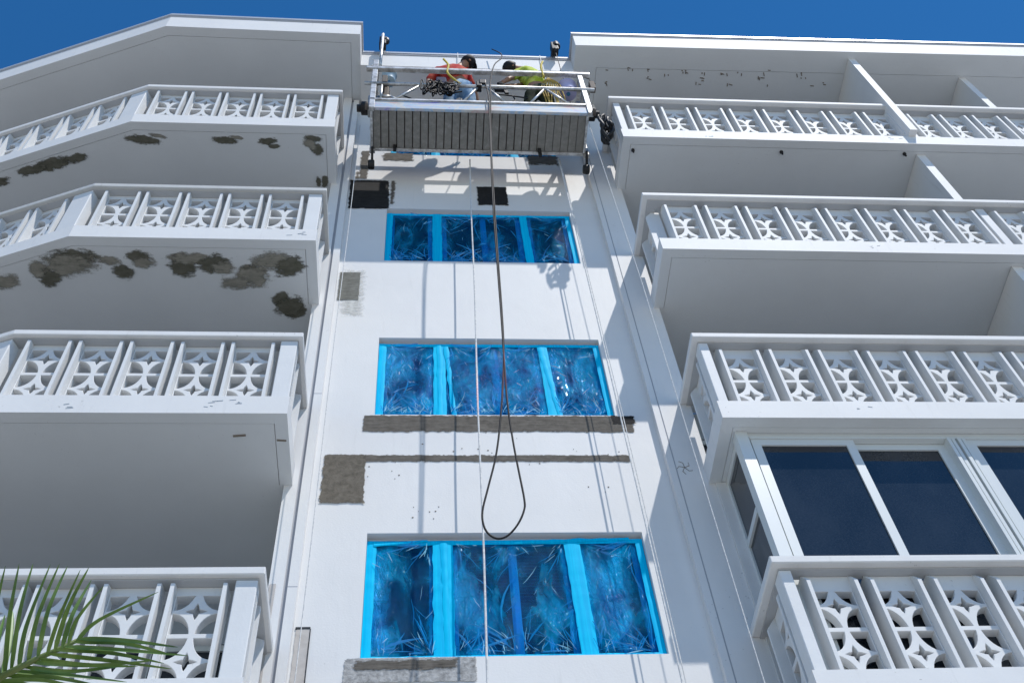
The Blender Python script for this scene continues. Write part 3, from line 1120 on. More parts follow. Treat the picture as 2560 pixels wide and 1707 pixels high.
# ------------------------------------------------------------------ blue plastic over the bay windows
def cover(k, label, seed):
    z0 = k * H
    t = thing('plastic_cover', label, 'plastic sheet', (0, .06, z0), 'blue plastic sheets taped over the bay windows')
    rnd_ = random.Random(seed)
    nx, nz = 230, 130
    xs0, xs1 = WX0 + .004, WX1 - .004
    zz0, zz1 = z0 + .004, z0 + WH - .03
    anchors = []
    for a, b in PANES:
        anchors += [(a, zz1 - .06, 1), (b, zz1 - .06, 1), (a, zz0 + .05, 1), (b, zz0 + .05, 1)]
    anchors = [(x + rnd_.uniform(-.03, .03), z + rnd_.uniform(-.05, .05), rnd_.uniform(.3, 1.2), rnd_.uniform(7, 15), rnd_.uniform(0, 6)) for x, z, _ in anchors]
    mids = [(-.52, -.335), (.545, .70)]
    vs, th, crv = [], [], []
    fans = [(ax, az) for ax, az, *_ in anchors] + [(rnd_.uniform(xs0, xs1), rnd_.uniform(zz0, zz1)) for _ in range(4)]
    for j in range(nz + 1):
        for i in range(nx + 1):
            x = xs0 + (xs1 - xs0) * i / nx
            z = zz0 + (zz1 - zz0) * j / nz
            y = 0.0
            for ax, az, am, fr, ph in anchors:
                dx, dz = x - ax, z - az
                r = math.hypot(dx, dz)
                if r < .55:
                    th_ = math.atan2(dz, dx)
                    fall = math.exp(-(r / .26) ** 2) * min(1, r / .06)
                    y -= .006 * am * fall * (1 - abs(math.sin(th_ * fr * .5 + ph + 2.2 * noise.noise((x * 4, z * 4, ph))))) * 2
            n_ = noise.noise((x * 5 + seed * 3.1, z * 2.2, seed))
            n2 = noise.noise((x * 16, z * 7 + 3, seed + 5))
            y -= .010 * (1 - abs(n_) * 3) + .0035 * (1 - abs(n2) * 3)
            # lie on the frame at mullions and rim
            press = 0.0
            for a, b in mids:
                c_ = (a + b) / 2
                press = max(press, max(0, 1 - max(0, abs(x - c_) - (b - a) / 2) / .05))
            de = min(x - xs0, xs1 - x, z - zz0, zz1 - z)
            press = max(press, max(0, 1 - de / .10))
            belly = 0.025 * (1 - press)
            yy = .062 - .004 + (y + belly * noise.noise((x * 1.5, z * 1.3, seed + 9))) * (1 - .85 * press)
            vs.append((x, min(yy, .071), z))
            wx_, wz_ = x + .05 * noise.noise((x * 3, z * 3, seed)), z + .05 * noise.noise((x * 3, z * 3, seed + 3))
            best = min(range(len(fans)), key=lambda q_: (wx_ - fans[q_][0]) ** 2 + (wz_ - fans[q_][1]) ** 2)
            dx, dz = wx_ - fans[best][0], wz_ - fans[best][1]
            r_ = math.hypot(dx, dz)
            crv += [math.cos(math.atan2(dz, dx)) * 5.5 + best * 7.3 + x * 5, math.sin(math.atan2(dz, dx)) * 5.5 + seed, r_ * 7]
            fold = max(0.0, noise.noise((x * 2.6, z * .7, seed + 20)) * (1.9 if k == 1 else 1.2) - .10)
            th.append(min(.60, fold + .10 * press + {0: -.07, 1: .13, 2: -.13, 3: 0}[k]))
    fs = [(j * (nx + 1) + i, j * (nx + 1) + i + 1, (j + 1) * (nx + 1) + i + 1, (j + 1) * (nx + 1) + i) for j in range(nz) for i in range(nx)]
    me = D.meshes.new('film')
    me.from_pydata(vs, [], fs)
    me.materials.append(M['film'])
    at = me.attributes.new('thick', 'FLOAT', 'POINT')
    at.data.foreach_set('value', th)
    at = me.attributes.new('crease', 'FLOAT_VECTOR', 'POINT')
    at.data.foreach_set('vector', crv)
    for pl in me.polygons:
        pl.use_smooth = True
    link('film', me, t)

    # sharp folds in the film, the pale ones coloured as its glints, fanning out of the taped corners and along the sill
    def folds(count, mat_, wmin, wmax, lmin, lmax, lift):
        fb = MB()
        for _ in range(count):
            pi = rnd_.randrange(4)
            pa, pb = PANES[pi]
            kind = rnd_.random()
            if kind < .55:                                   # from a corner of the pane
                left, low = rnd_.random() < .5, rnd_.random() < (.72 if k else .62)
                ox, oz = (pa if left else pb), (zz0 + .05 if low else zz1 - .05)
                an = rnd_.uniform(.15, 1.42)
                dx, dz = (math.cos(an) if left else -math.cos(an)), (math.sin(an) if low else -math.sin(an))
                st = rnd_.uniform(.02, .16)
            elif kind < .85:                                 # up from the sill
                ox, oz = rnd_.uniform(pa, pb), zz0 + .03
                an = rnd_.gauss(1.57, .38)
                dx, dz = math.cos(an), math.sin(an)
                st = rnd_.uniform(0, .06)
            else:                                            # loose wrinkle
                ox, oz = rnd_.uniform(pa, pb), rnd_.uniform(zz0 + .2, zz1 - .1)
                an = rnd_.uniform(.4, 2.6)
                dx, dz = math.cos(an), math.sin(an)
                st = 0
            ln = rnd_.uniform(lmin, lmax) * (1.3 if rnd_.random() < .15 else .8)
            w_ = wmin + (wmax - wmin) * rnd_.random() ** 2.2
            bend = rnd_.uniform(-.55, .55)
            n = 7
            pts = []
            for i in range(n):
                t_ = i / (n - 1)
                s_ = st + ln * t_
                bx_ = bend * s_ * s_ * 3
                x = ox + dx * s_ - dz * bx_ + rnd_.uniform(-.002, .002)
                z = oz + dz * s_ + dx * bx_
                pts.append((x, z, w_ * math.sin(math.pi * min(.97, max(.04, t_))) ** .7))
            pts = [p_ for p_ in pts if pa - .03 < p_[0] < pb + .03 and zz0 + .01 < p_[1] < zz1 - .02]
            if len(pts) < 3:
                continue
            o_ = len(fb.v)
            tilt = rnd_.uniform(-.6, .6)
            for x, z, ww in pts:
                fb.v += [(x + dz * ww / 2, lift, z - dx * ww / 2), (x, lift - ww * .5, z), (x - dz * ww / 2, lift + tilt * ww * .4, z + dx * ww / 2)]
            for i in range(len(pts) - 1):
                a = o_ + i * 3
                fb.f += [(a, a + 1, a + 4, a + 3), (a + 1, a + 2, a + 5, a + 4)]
        return tag(fb.build('film_fold_glint', mat_, t), kind='stuff')

    folds(150, M['fold2'], .006, .022, .12, .42, .031)
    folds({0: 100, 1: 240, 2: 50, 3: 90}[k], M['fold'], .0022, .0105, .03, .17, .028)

    # tape strips with wavering edges
    def strip(xa, za, xb, zb_, w, name='tape_strip'):
        P, Q = Vector((xa, 0, za)), Vector((xb, 0, zb_))
        d = (Q - P).normalized()
        nn = Vector((-d.z, 0, d.x))
        n = max(6, int((Q - P).length / .04))
        s_ = MB()
        ph = rnd_.uniform(0, 20)
        wv_ = .14 if name == 'tape_strip' else .6
        for i in range(n + 1):
            c = P.lerp(Q, i / n)
            wl = w / 2 * (1 + wv_ * noise.noise((i * .35, ph, 0)))
            wr = w / 2 * (1 + wv_ * noise.noise((i * .35, ph + 5, 0)))
            y = (.040 if name == 'tape_strip' else .034) + .004 * noise.noise((i * .5, ph, 2))
            for q, yy in ((-wl, .003), (-wl * .4, -.001), (wr * .4, -.001), (wr, .003)):
                pt = c + nn * q
                s_.v.append((min(max(pt.x, WX0 + .002), WX1 - .002), y + yy, min(max(pt.z, z0 + .002), z0 + WH - .008)))
        for i in range(n):
            for q in range(3):
                a = i * 4 + q
                s_.f.append((a, a + 1, a + 5, a + 4))
        s_.build(name, M['tape'], t, smooth=True)

    strip(WX0 + .035, z0, WX0 + .04, z0 + WH - .05, .075)
    strip(WX1 - .03, z0, WX1 - .035, z0 + WH - .05, .06)
    strip(-.43, z0 + .02, -.43, z0 + WH - .05, {0: .16, 1: .12, 2: .11, 3: .12}[k])
    strip(-.435 if k else -.40, z0 + .02, -.425, z0 + WH - .08, .05, 'tape_fold')
    strip(.64, z0 + .02, .62, z0 + WH - .05, {0: .13, 1: .10, 2: .09, 3: .12}[k])
    if k == 1:
        strip(-.30, z0 + .03, -.36, z0 + WH - .10, .045, 'tape_fold')
        strip(.70, z0 + .03, .60, z0 + WH - .10, .05, 'tape_fold')
    if k == 0:
        strip(-.98, z0 + WH - .10, -.55, z0 + WH - .05, .03, 'tape_fold')
        strip(.15, z0 + WH - .07, 1.1, z0 + WH - .04, .035, 'tape_fold')
    strip(WX0, z0 + .022, WX1, z0 + .028, .045)
    strip(WX0, z0 + WH - .075, WX1, z0 + WH - .06, .05)
    return t


cover(0, 'blue plastic film over the lowest window, blind slats showing through', 3)
cover(1, 'bright crinkled blue plastic over the window above the long mortar band', 17)
cover(2, 'dark blue plastic over the shaded window below the two black squares', 29)
cover(3, 'blue plastic edge just visible under the hanging work platform', 41)

# ------------------------------------------------------------------ suspended platform
YF, YB, ZD = -.93, -.36, 7.75
PX0, PX1 = -1.265, 1.475
SP = thing('suspended_platform', 'grey metal hanging work platform in front of the top window', 'work platform', (0.1, -.65, ZD))
dk = mat('platform_deck', (0.20, 0.195, 0.18), .7, .3, .25)
v = coords(dk, (3, 3, 3))
L(dk, ramp(dk, noise_tex(dk, v, 5, 8, .75), [(0.32, (0.20, 0.195, 0.175)), (0.58, (0.28, 0.27, 0.245)), (0.85, (0.46, 0.45, 0.43))]),
  dk.node_tree.nodes['Principled BSDF'].inputs['Base Color'])
npl = 27
pw = (PX1 - PX0 - .06) / npl
for j in range(npl):
    x = PX0 + .03 + j * pw
    gap_ = .007 if j < 21 else .0035
    s = MB()
    dz = random.uniform(-.002, .002)
    s.box(x + gap_, x + pw - gap_, YF + .03, YB - .03, ZD + dz, ZD + .028)
    s.build('deck_plank', dk, SP)
MB().box(PX0 + .03, PX1 - .03, YF + .03, YB - .03, ZD + .029, ZD + .036).build('deck_plate', M['rust'], SP)
s = MB()
for yy in (YF + .12, YB - .12, (YF + YB) / 2):
    s.box(PX0 + .03, PX1 - .03, yy - .02, yy + .02, ZD + .037, ZD + .055)
s.build('deck_joist', M['rust'], SP)
pm = mat('splashed_beam', (.6, .6, .6), .6, .3, 0)
v = coords(pm, (2.1, 2, 6))
L(pm, ramp(pm, noise_tex(pm, v, 1.1, 5, .6, .5),
           [(0.36, (0.62, 0.34, 0.32)), (0.42, (0.50, 0.49, 0.47)), (0.50, (0.56, 0.56, 0.55)), (0.55, (0.32, 0.48, 0.66)), (0.60, (0.52, 0.52, 0.54)),
            (0.66, (0.30, 0.28, 0.60))]),
  pm.node_tree.nodes['Principled BSDF'].inputs['Base Color'])
MB().box(PX0, PX1, YF - .01, YF + .03, ZD - .02, ZD + .235).build('side_beam', pm, SP, bevel=.006, seg=1)
MB().box(PX0 - .01, PX1 + .01, YF - .03, YF - .011, ZD + .205, ZD + .24).build('beam_lip', M['metal'], SP)
MB().box(PX0, PX1, YB - .03, YB + .01, ZD - .02, ZD + .36).build('side_beam', M['metal'], SP, bevel=.006, seg=1)
for a, b in ((PX0, PX0 + .03), (PX1 - .03, PX1)):
    MB().box(a, b, YF + .03, YB - .03, ZD - .022, ZD + .10).build('end_beam', M['metal'], SP)
zm, zt = 8.49, 9.035
MB().tube([(PX0 - .10, YF - .02, zm), (PX1 + .16, YF - .02, zm - .01)], .025, 10).build('mid_rail', M['metal'], SP, True)
MB().box(PX0 - .10, PX1 + .16, YF - .045, YF + .02, zt - .045, zt + .02).build('top_rail', M['metal'], SP, bevel=.01)
MB().tube([(PX0 - .04, YB, 8.42), (PX1 + .04, YB, 8.42)], .025, 10).build('mid_rail', M['metal'], SP, True)
MB().tube([(PX0 - .04, YB, 8.80), (PX1 + .04, YB, 8.80)], .025, 10).build('top_rail', M['metal'], SP, True)
zt0 = ZD + .24
for a, b in (((-.97, zt0), (-.64, zm)), ((-.10, zt0), (.11, zm)), ((.21, zm), (.43, zt0)), ((.75, zt0), (.98, zm)), ((.98, zm), (1.25, zt0)),
             ((-1.14, zt0), (-1.14, zm)), ((-1.02, zt0 + .09), (-.94, zt0)), ((-1.14, zt0 + .1), (-1.02, zt0 + .09))):
    MB().tube([(a[0], YF - .015, a[1]), (b[0], YF - .015, b[1])], .016, 8).build('rail_brace', M['metal'], SP, True)
for x in (PX0 + .02, PX1 + .02):
    for y in (YF, YB):
        MB().box(x - .035, x + .035, y - .03, y + .03, ZD - .05, zt + .30 if x < 0 else zt - .05).build('end_post', M['metal'], SP, bevel=.006, seg=1)
    MB().box(x - .03, x + .03, YF + .03, YB - .03, zt - .10, zt - .05).build('end_rail', M['metal'], SP)
    MB().box(x - .03, x + .03, YF + .03, YB - .03, zm - .02, zm + .03).build('end_rail', M['metal'], SP)
    # hoist
    sx = -1 if x < 0 else 1
    h = MB()
    h.box(x - .08, x + .08, -.74, -.56, 8.28, 8.62)
    hh = h.build('hoist', M['steel'], SP, bevel=.02)
    d_ = MB().lathe((x + sx * .08, -.65, 8.38), [(0, .09), (.08, .09), (.09, .05), (.14, .05)], (sx, 0, 0), 18)
    d_.build('hoist_drum', M['black'], hh)
    MB().box(x + .10, x + .17, YF - .03, YF + .05, 8.55, 8.78).build('control_box', M['rust'], SP, bevel=.008)
    # wall roller on a bracket
    wz = 7.60
    MB().bar((x, YB - .05, ZD), (x, YB + .10, wz), .03, .04).build('roller_arm', M['black'], SP)
    MB().lathe((x - .05, YB + .12, wz - .03), [(0, .02), (.0, .055), (.02, .062), (.07, .062), (.08, .055), (.08, .02)], (1, 0, 0), 20).build('wall_roller', M['black'], SP, True)
    MB().lathe((x - .03 + sx * .05, YF - .03, ZD - .03), [(0, .02), (0, .045), (.02, .052), (.04, .045), (.04, .02)], (1, 0, 0), 16).build('corner_roller', M['rust'], SP, True)
# coiled hose at the right end
hs = MB()
for j in range(4):
    pts = []
    for i in range(25):
        a = i / 24 * 2 * math.pi
        pts.append((PX1 + .15 + .045 * math.cos(a) + .015 * j, YF + .06 + .10 * math.cos(a + j), 7.42 + (.25 - .05 * j) * math.sin(a) + .02 * j))
    hs.tube([(p_[0] + .02 * math.sin(i * 1.1 + j), p_[1], p_[2] + .05 * math.sin(i * .9 + j * 2) - .05 * j) for i, p_ in enumerate(pts)], .020, 7)
tag(hs.build('hose_coil', M['black'], None, True), 'black hose coil hanging from the right end of the work platform', 'hose')
# little foot under the deck
MB().box(.86, .90, YB - .08, YB - .04, 7.55, ZD - .001).build('stand_foot', M['black'], SP)
MB().box(-.98, -.94, YB - .08, YB - .04, 7.62, ZD - .001).build('stand_foot', M['black'], SP)

# ---- outriggers on the roof
for x, lab in ((-1.20, 'steel outrigger with pale post at the left end of the bay roof'), (1.33, 'black outrigger head at the right end of the bay roof')):
    t = thing('roof_outrigger', lab, 'outrigger', (x, -.2, 10.62), 'outriggers on the bay roof')
    left = x < 0
    MB().box(x - .035, x + .035, -.74, .9, 10.66, 10.76).build('beam', M['steel'] if left else M['black'], t, bevel=.006, seg=1)
    MB().box(x - .09, x + .09, .3, .5, 10.575, 10.66).build('base_block', M['rust'], t)
    MB().box(x - .05, x + .05, -.78, -.66, 10.50, 10.78).build('head_bracket', M['black'], t, bevel=.01)
    MB().lathe((x - .02, -.72, 10.52), [(0, .02), (0, .065), (.02, .055), (.04, .065), (.04, .02)], (1, 0, 0), 18).build('pulley', M['black'], t, True)
    if left:
        MB().tube([(x, -.80, 9.4), (x, -.80, 10.80)], .022, 10).build('post', M['metal'], t, True)
        MB().lathe((x + .05, -.74, 10.62), [(0, .03), (.04, .05), (.10, .05), (.14, .02)], (0, 0, 1), 10).build('shackle', M['black'], t)
    else:
        MB().lathe((x + .03, -.74, 10.66), [(0, .06), (.06, .065), (.14, .05), (.2, .02)], (0, 0, 1), 12).build('shackle', M['black'], t)

# ------------------------------------------------------------------ ropes and cables
def rope(name, pts, r, m, label, cat='rope', seg=7):
    o_ = MB().tube(pts, r, seg).build(name, M[m], None, True)
    return tag(o_, label, cat)


def sag(x, y, z0, z1, n=24, amp=.004, ph=0):
    return [(x + amp * math.sin(i * .7 + ph), y + amp * math.cos(i * .5 + ph), z0 + (z1 - z0) * i / n) for i in range(n + 1)]


rope('rope', [(-.15 + .0178 * (z_ + .4) + .004 * math.sin(z_ * 1.7), -.26 + .004 * math.cos(z_), z_) for z_ in [GROUND + .02 + (7.74 - GROUND - .02) * i / 40 for i in range(41)]], .0085, 'rope', 'thick white rope hanging down the middle of the bay')
rope('rope', sag(-.10, -.62, 8.2, 10.60, 8), .006, 'rope', 'white lifeline above the red shirted worker')
rope('rope', sag(1.12, -.62, 8.9, 10.60, 8), .006, 'rope', 'white lifeline above the yellow shirted worker')
rope('wire_rope', sag(-1.42, -.45, GROUND + .02, 8.3, amp=.004), .0042, 'rope', 'thin white rope down the left edge of the bay', 'rope', 5)
rope('wire_rope', [(1.14 + .03 * math.sin(i / 30 * 3.1), -.30, GROUND + .02 + (7.75 - GROUND) * i / 30) for i in range(31)], .0075, 'rope', 'white rope running beside the right hand window edges')
rope('wire_rope', [(1.155 + .045 * math.sin(i / 30 * 3.1), -.28, GROUND + .02 + (7.75 - GROUND) * i / 30) for i in range(31)], .0045, 'rope', 'thinner second rope beside the right hand window edges', 'rope', 5)
rope('wire_rope', [(1.56 + .06 * min(1, i / 8), -.60, 8.3 + (GROUND - 8.3) * i / 30) for i in range(31)], .0042, 'rope', 'thin white rope hanging beside the right hand balcony ends', 'rope', 5)
for x, lab in ((-1.20, 'steel wire from the left outrigger to the platform'), (1.33, 'steel wire from the right outrigger to the platform')):
    rope('hoist_wire', [(x, -.74, 10.5), (x * 1.03, -.66, 8.62)], .006, 'cable', lab, 'wire')
# looped black power cable
cp = [(.40, -.70, 10.60), (.50, -.80, 10.15), (.47, -.93, 9.6), (.35, -.98, 9.2), (.27, -.985, 8.6), (.245, -.985, 8.0), (.215, -.98, 7.4), (.18, -.95, 6.4), (.155, -.92, 5.3),
      (.135, -.90, 4.2), (.118, -.90, 3.2), (.10, -.90, 2.6), (.065, -.90, 2.1), (.01, -.90, 1.55), (-.045, -.90, 1.15), (-.12, -.90, .80), (-.172, -.90, .55),
      (-.168, -.90, .40), (-.13, -.90, .31), (-.07, -.90, .275), (0, -.90, .31), (.075, -.90, .42), (.128, -.90, .56), (.138, -.90, .68), (.118, -.90, 1.0),
      (.098, -.90, 1.35), (.085, -.90, 1.8), (.09, -.905, 2.3), (.105, -.91, 3.1), (.12, -.915, 4.2), (.138, -.935, 5.3), (.17, -.96, 6.4), (.20, -.99, 7.4), (.22, -.995, 8.0), (.20, -.99, 8.5)]


def smooth_pts(p, n=5):
    out = []
    P = [Vector(x) for x in p]
    for i in range(len(P) - 1):
        a, b, c, d = P[max(i - 1, 0)], P[i], P[i + 1], P[min(i + 2, len(P) - 1)]
        for k in range(n):
            t = k / n
            out.append(.5 * ((2 * b) + (c - a) * t + (2 * a - 5 * b + 4 * c - d) * t * t + (3 * b - a - 3 * c + d) * t ** 3))
    out.append(P[-1])
    return out


rope('power_cable', smooth_pts(cp), .0078, 'cable', 'black power cable hanging in a long loop from the platform', 'cable', 8)
# cords dangling under the platform seen as short loops
# tangled cords hung on the platform rail
tg = MB()
rr = random.Random(8)
for j in range(9):
    pts = []
    cx = -.55 + j * .045
    for i in range(16):
        pts.append((cx + rr.uniform(-.10, .10), YF - .05 + rr.uniform(-.03, .05), 8.30 + rr.uniform(-.16, .28)))
    tg.tube(smooth_pts(pts, 4), .009, 6)
tag(tg.build('cord_tangle', M['cable'], None, True), 'tangle of black cords hung over the platform rail', 'cords')
tg = MB()
for (a, b, c) in (((-1.05, 8.30), (-.85, 8.10), (-.70, 8.14)), ((-.9, 8.33), (-.75, 8.20), (-.62, 8.0)), ((.30, 8.45), (.55, 8.40), (.75, 8.33)), ((.55, 8.42), (.58, 8.25), (.52, 8.1))):
    tg.tube(smooth_pts([(a[0], YF + .06, a[1]), (b[0], YF + .06, b[1]), (c[0], YF + .06, c[1])], 6), .010, 6)
tag(tg.build('loose_cord', M['black'], None, True), 'loose black cords strung behind the platform braces', 'cord')
cl = MB()
cl.box(.08, .15, YF - .06, YF + .04, 8.44, 8.58)
cl.box(.12, .21, YF - .07, YF, 8.50, 8.62)
tag(cl.build('cable_clamp', M['black'], None, bevel=.01), 'black clamp holding the power cable to the mid rail', 'clamp')
# yellow rope hank
yr = MB()
for j in range(9):
    x = .98 + .028 * j
    yr.tube(smooth_pts([(1.08 + rr.uniform(-.02, .02), YF + .06, 9.06), (x, YF + .05, 8.85), (x + rr.uniform(-.03, .03), YF + .05, 8.55),
                        (x + rr.uniform(-.02, .04), YF + .06, 8.25), (x - .02, YF + .08, 8.02)], 4), .010, 6)
tag(yr.build('rope_hank', M['yellow_rope'], None, True), 'hank of yellow rope hanging beside the yellow shirted worker', 'rope')


def bucket(x, y, z, r, h, m, lab, handle=True):
    t = thing('bucket', lab, 'bucket', (x, y, z))
    MB().lathe((x, y, z), [(0, r * .2), (0, r * .82), (.012, r * .86), (h - .03, r * .98), (h - .03, r * 1.05), (h, r * 1.05), (h, r * .96), (h - .02, r * .9)], seg=28).build('body', M[m], t, True)
    MB().lathe((x, y, z - .004), [(0, r * .22), (.0035, r * .22)], seg=16).build('base_disc', M['blue'], t)
    if handle:
        pts = [(x + r * math.cos(a), y - .01, z + h + r * 1.1 * math.sin(a)) for a in [i / 12 * math.pi for i in range(13)]]
        MB().tube(pts, .006, 6).build('handle', M['steel'], t, True)
    return t


bucket(1.33, -.79, 8.72, .13, .22, 'lilac', 'lilac bucket hung at the right end of the platform')
bucket(-1.07, -.73, 9.12, .10, .26, 'pale_blue', 'pale blue bucket hung at the left end of the platform')
bucket(1.22, -.76, 8.0, .12, .20, 'black', 'black bucket standing near the right end of the platform deck')
tb = MB().box(-.38, -.12, -.86, -.70, 7.80, 8.12).box(-.34, -.16, -.84, -.72, 8.12, 8.16).build('tool_bag', M['navy'], None, bevel=.03, seg=2)
tag(tb, 'navy tool bag at the feet of the red shirted worker', 'bag')
cn = MB().box(1.28, 1.42, -.84, -.66, 7.80, 8.16).build('tool_case', M['black'], None, bevel=.02)
tag(cn, 'black tool case at the right end of the platform deck', 'case')
mx_ = MB().box(-1.16, -1.05, -.84, -.60, 8.35, 8.72).build('winch_cover', M['rust'], SP, bevel=.02)
# mixer tool lying along the rail
dr = thing('hand_drill', 'black corded drill in the gloved hands of the yellow shirted worker', 'drill', (.42, -.86, 8.62))
MB().box(.33, .50, -.89, -.83, 8.60, 8.67).build('body', M['black'], dr, bevel=.015)
MB().bar((.47, -.86, 8.61), (.49, -.86, 8.49), .035, .045).build('grip', M['black'], dr)
MB().tube([(.33, -.86, 8.635), (.26, -.86, 8.62)], .008, 6).build('bit', M['steel'], dr)

# ------------------------------------------------------------------ people
def skin_mesh(name, chains, m, parent, sub=1):
    """chains: list of polylines [(x,y,z,r),...]; joined where points coincide"""
    vs, es, rs = [], [], []
    idx = {}

    def vid(p):
        key = (round(p[0], 4), round(p[1], 4), round(p[2], 4))
        if key not in idx:
            idx[key] = len(vs)
            vs.append(p[:3])
            rs.append(p[3])
        return idx[key]
    for c in chains:
        ids = [vid(p) for p in c]
        for a, b in zip(ids, ids[1:]):
            if (a, b) not in es:
                es.append((a, b))
    me = D.meshes.new(name)
    me.from_pydata(vs, es, [])
    ob = D.objects.new('tmp', me)
    COL.objects.link(ob)
    md = ob.modifiers.new('s', 'SKIN')
    md.use_smooth_shade = True
    for i, sv in enumerate(me.skin_vertices[0].data):
        r = rs[i]
        sv.radius = (r, r) if not isinstance(r, tuple) else r
        sv.use_root = (i == 0)
    sb = ob.modifiers.new('d', 'SUBSURF')
    sb.levels = sub
    sb.render_levels = sub
    dg = bpy.context.evaluated_depsgraph_get()
    dg.update()
    out = D.meshes.new_from_object(ob.evaluated_get(dg))
    D.objects.remove(ob)
    out.name = name
    out.materials.clear()
    out.materials.append(m)
    for pl in out.polygons:
        pl.use_smooth = True
    return link(name, out, parent)


def person(lab, j, shirt, trousers, skin, hair, gloves=None, cap=False):
    """j: joint dict in world metres"""
    cx_, cy_ = j['hip'][0], j['hip'][1]
    j = {k_: (v_ if k_ == 'look' else (cx_ + (v_[0] - cx_) * 1.17, cy_ + (v_[1] - cy_) * 1.1, 7.845 + (v_[2] - 7.845) * 1.17)) for k_, v_ in j.items()}
    t = thing('person', lab, 'person', (j['hip'][0], j['hip'][1], 7.80))
    g = lambda n, r: (*j[n], r)
    mid = lambda a, b, f=.5: tuple(j[a][i] * (1 - f) + j[b][i] * f for i in range(3))
    hip, chest, neck, head = j['hip'], j['chest'], j['neck'], j['head']
    hd = Vector(head)
    ax = (hd - Vector(neck)).normalized()
    chains = [[(*hip, .13), (*mid('hip', 'chest'), .12), (*chest, .14), (*neck, .055), (*(hd - ax * .07), .07), (*(hd + ax * .02), .092), (*(hd + ax * .09), .07)]]
    fingers = []
    for s in ('l', 'r'):
        chains.append([(*chest, .14), (*j['sh' + s], .058), (*j['el' + s], .042), (*j['wr' + s], .029)])
        chains.append([(*hip, .13), (*j['th' + s], .085), (*j['kn' + s], .058), (*j['an' + s], .04), (*j['to' + s], .034)])
        wv = Vector(j['wr' + s])
        dv = (wv - Vector(j['el' + s])).normalized()
        side = dv.cross(Vector((0, 1, 0.2))).normalized()
        palm = wv + dv * .055
        chains[-2].append((*palm, .034))
        nrm = side.cross(dv)
        for q, ln in ((-.028, .060), (-.010, .072), (.010, .068), (.027, .054)):
            b = palm + side * q + dv * .028
            fingers.append([(*(palm + side * q * .5), .010), (*b, .0095), (*(b + dv * ln * .5 + nrm * .006), .009), (*(b + dv * ln * .8 + nrm * .03), .0075)])
        tb_ = palm - side * .028
        fingers.append([(*palm, .011), (*tb_, .011), (*(tb_ - side * .02 + dv * .03 + nrm * .012), .0095), (*(tb_ - side * .015 + dv * .05 + nrm * .024), .008)])
    body = skin_mesh('body', chains, skin, t)
    hm = gloves or skin
    for fch in fingers:
        skin_mesh('finger', [fch], hm, t)
    # face: nose, ears, eyes
    fwd = Vector(j['look']).normalized()
    sd_ = fwd.cross(ax).normalized()
    MB().lathe(hd + fwd * .085 - ax * .01, [(0, .014), (.02, .010), (.028, .003)], fwd, 8).build('nose', skin, t, True)
    for q in (-1, 1):
        MB().lathe(hd + sd_ * q * .085 - ax * .01, [(0, .022), (.012, .020), (.016, .010)], sd_ * q, 10).build('ear', skin, t, True)
        MB().lathe(hd + fwd * .078 + sd_ * q * .032 + ax * .02, [(0, .010), (.008, .008), (.011, .002)], fwd, 8).build('eye', M['black'], t, True)
    MB().bar(hd + fwd * .082 - ax * .045 - sd_ * .02, hd + fwd * .082 - ax * .045 + sd_ * .02, .008, .006).build('mouth', mat('lips', (.25, .09, .07)), t)
    # hair or cap
    hm2 = MB()
    o0 = hd + ax * .015 - fwd * .012
    hm2.lathe(o0, [(-.06, .088), (-.02, .103), (.03, .106), (.07, .092), (.10, .06), (.115, .02)], ax, 16)
    hm2.build('cap' if cap else 'hair', hair, t, True)
    if cap:
        MB().lathe(o0 + fwd * .07 + ax * .03, [(0, .085), (.008, .085)], ax, 16).build('cap_brim', hair, t)
    # clothes, a little larger than the body
    e_ = .022
    sh = [[(*hip, .152), (*mid('hip', 'chest'), .148), (*chest, .168), (*mid('chest', 'neck', .6), .085)]]
    for s in ('l', 'r'):
        sh.append([(*chest, .168), (*j['sh' + s], .085), (*mid('sh' + s, 'el' + s, .6), .064), (*mid('sh' + s, 'el' + s, .98), .058)])
    skin_mesh('shirt', sh, shirt, t)
    tr_ = [[(*hip, .158), (hip[0], hip[1], hip[2] + .04, .15)]]
    for s in ('l', 'r'):
        tr_.append([(*hip, .158), (*j['th' + s], .112), (*j['kn' + s], .082), (*mid('kn' + s, 'an' + s, .9), .062)])
    skin_mesh('trousers', tr_, trousers, t)
    bm_ = mat('boot_leather', (.05, .035, .02), .7)
    for s in ('l', 'r'):
        a, b = Vector(j['an' + s]), Vector(j['to' + s])
        MB().tube([a + Vector((0, 0, .10)), a + Vector((0, 0, .02)), a.lerp(b, .4) - Vector((0, 0, .02)), b - Vector((0, 0, .01))], [.058, .062, .055, .045], 12).build('boot', bm_, t, True)
    return t


def sh_noise(name, a, b, sc):
    q = mat(name, a, .85, .1)
    L(q, ramp(q, noise_tex(q, coords(q), sc, 4, .6), [(.42, a), (.58, b)]), q.node_tree.nodes['Principled BSDF'].inputs['Base Color'])
    return q


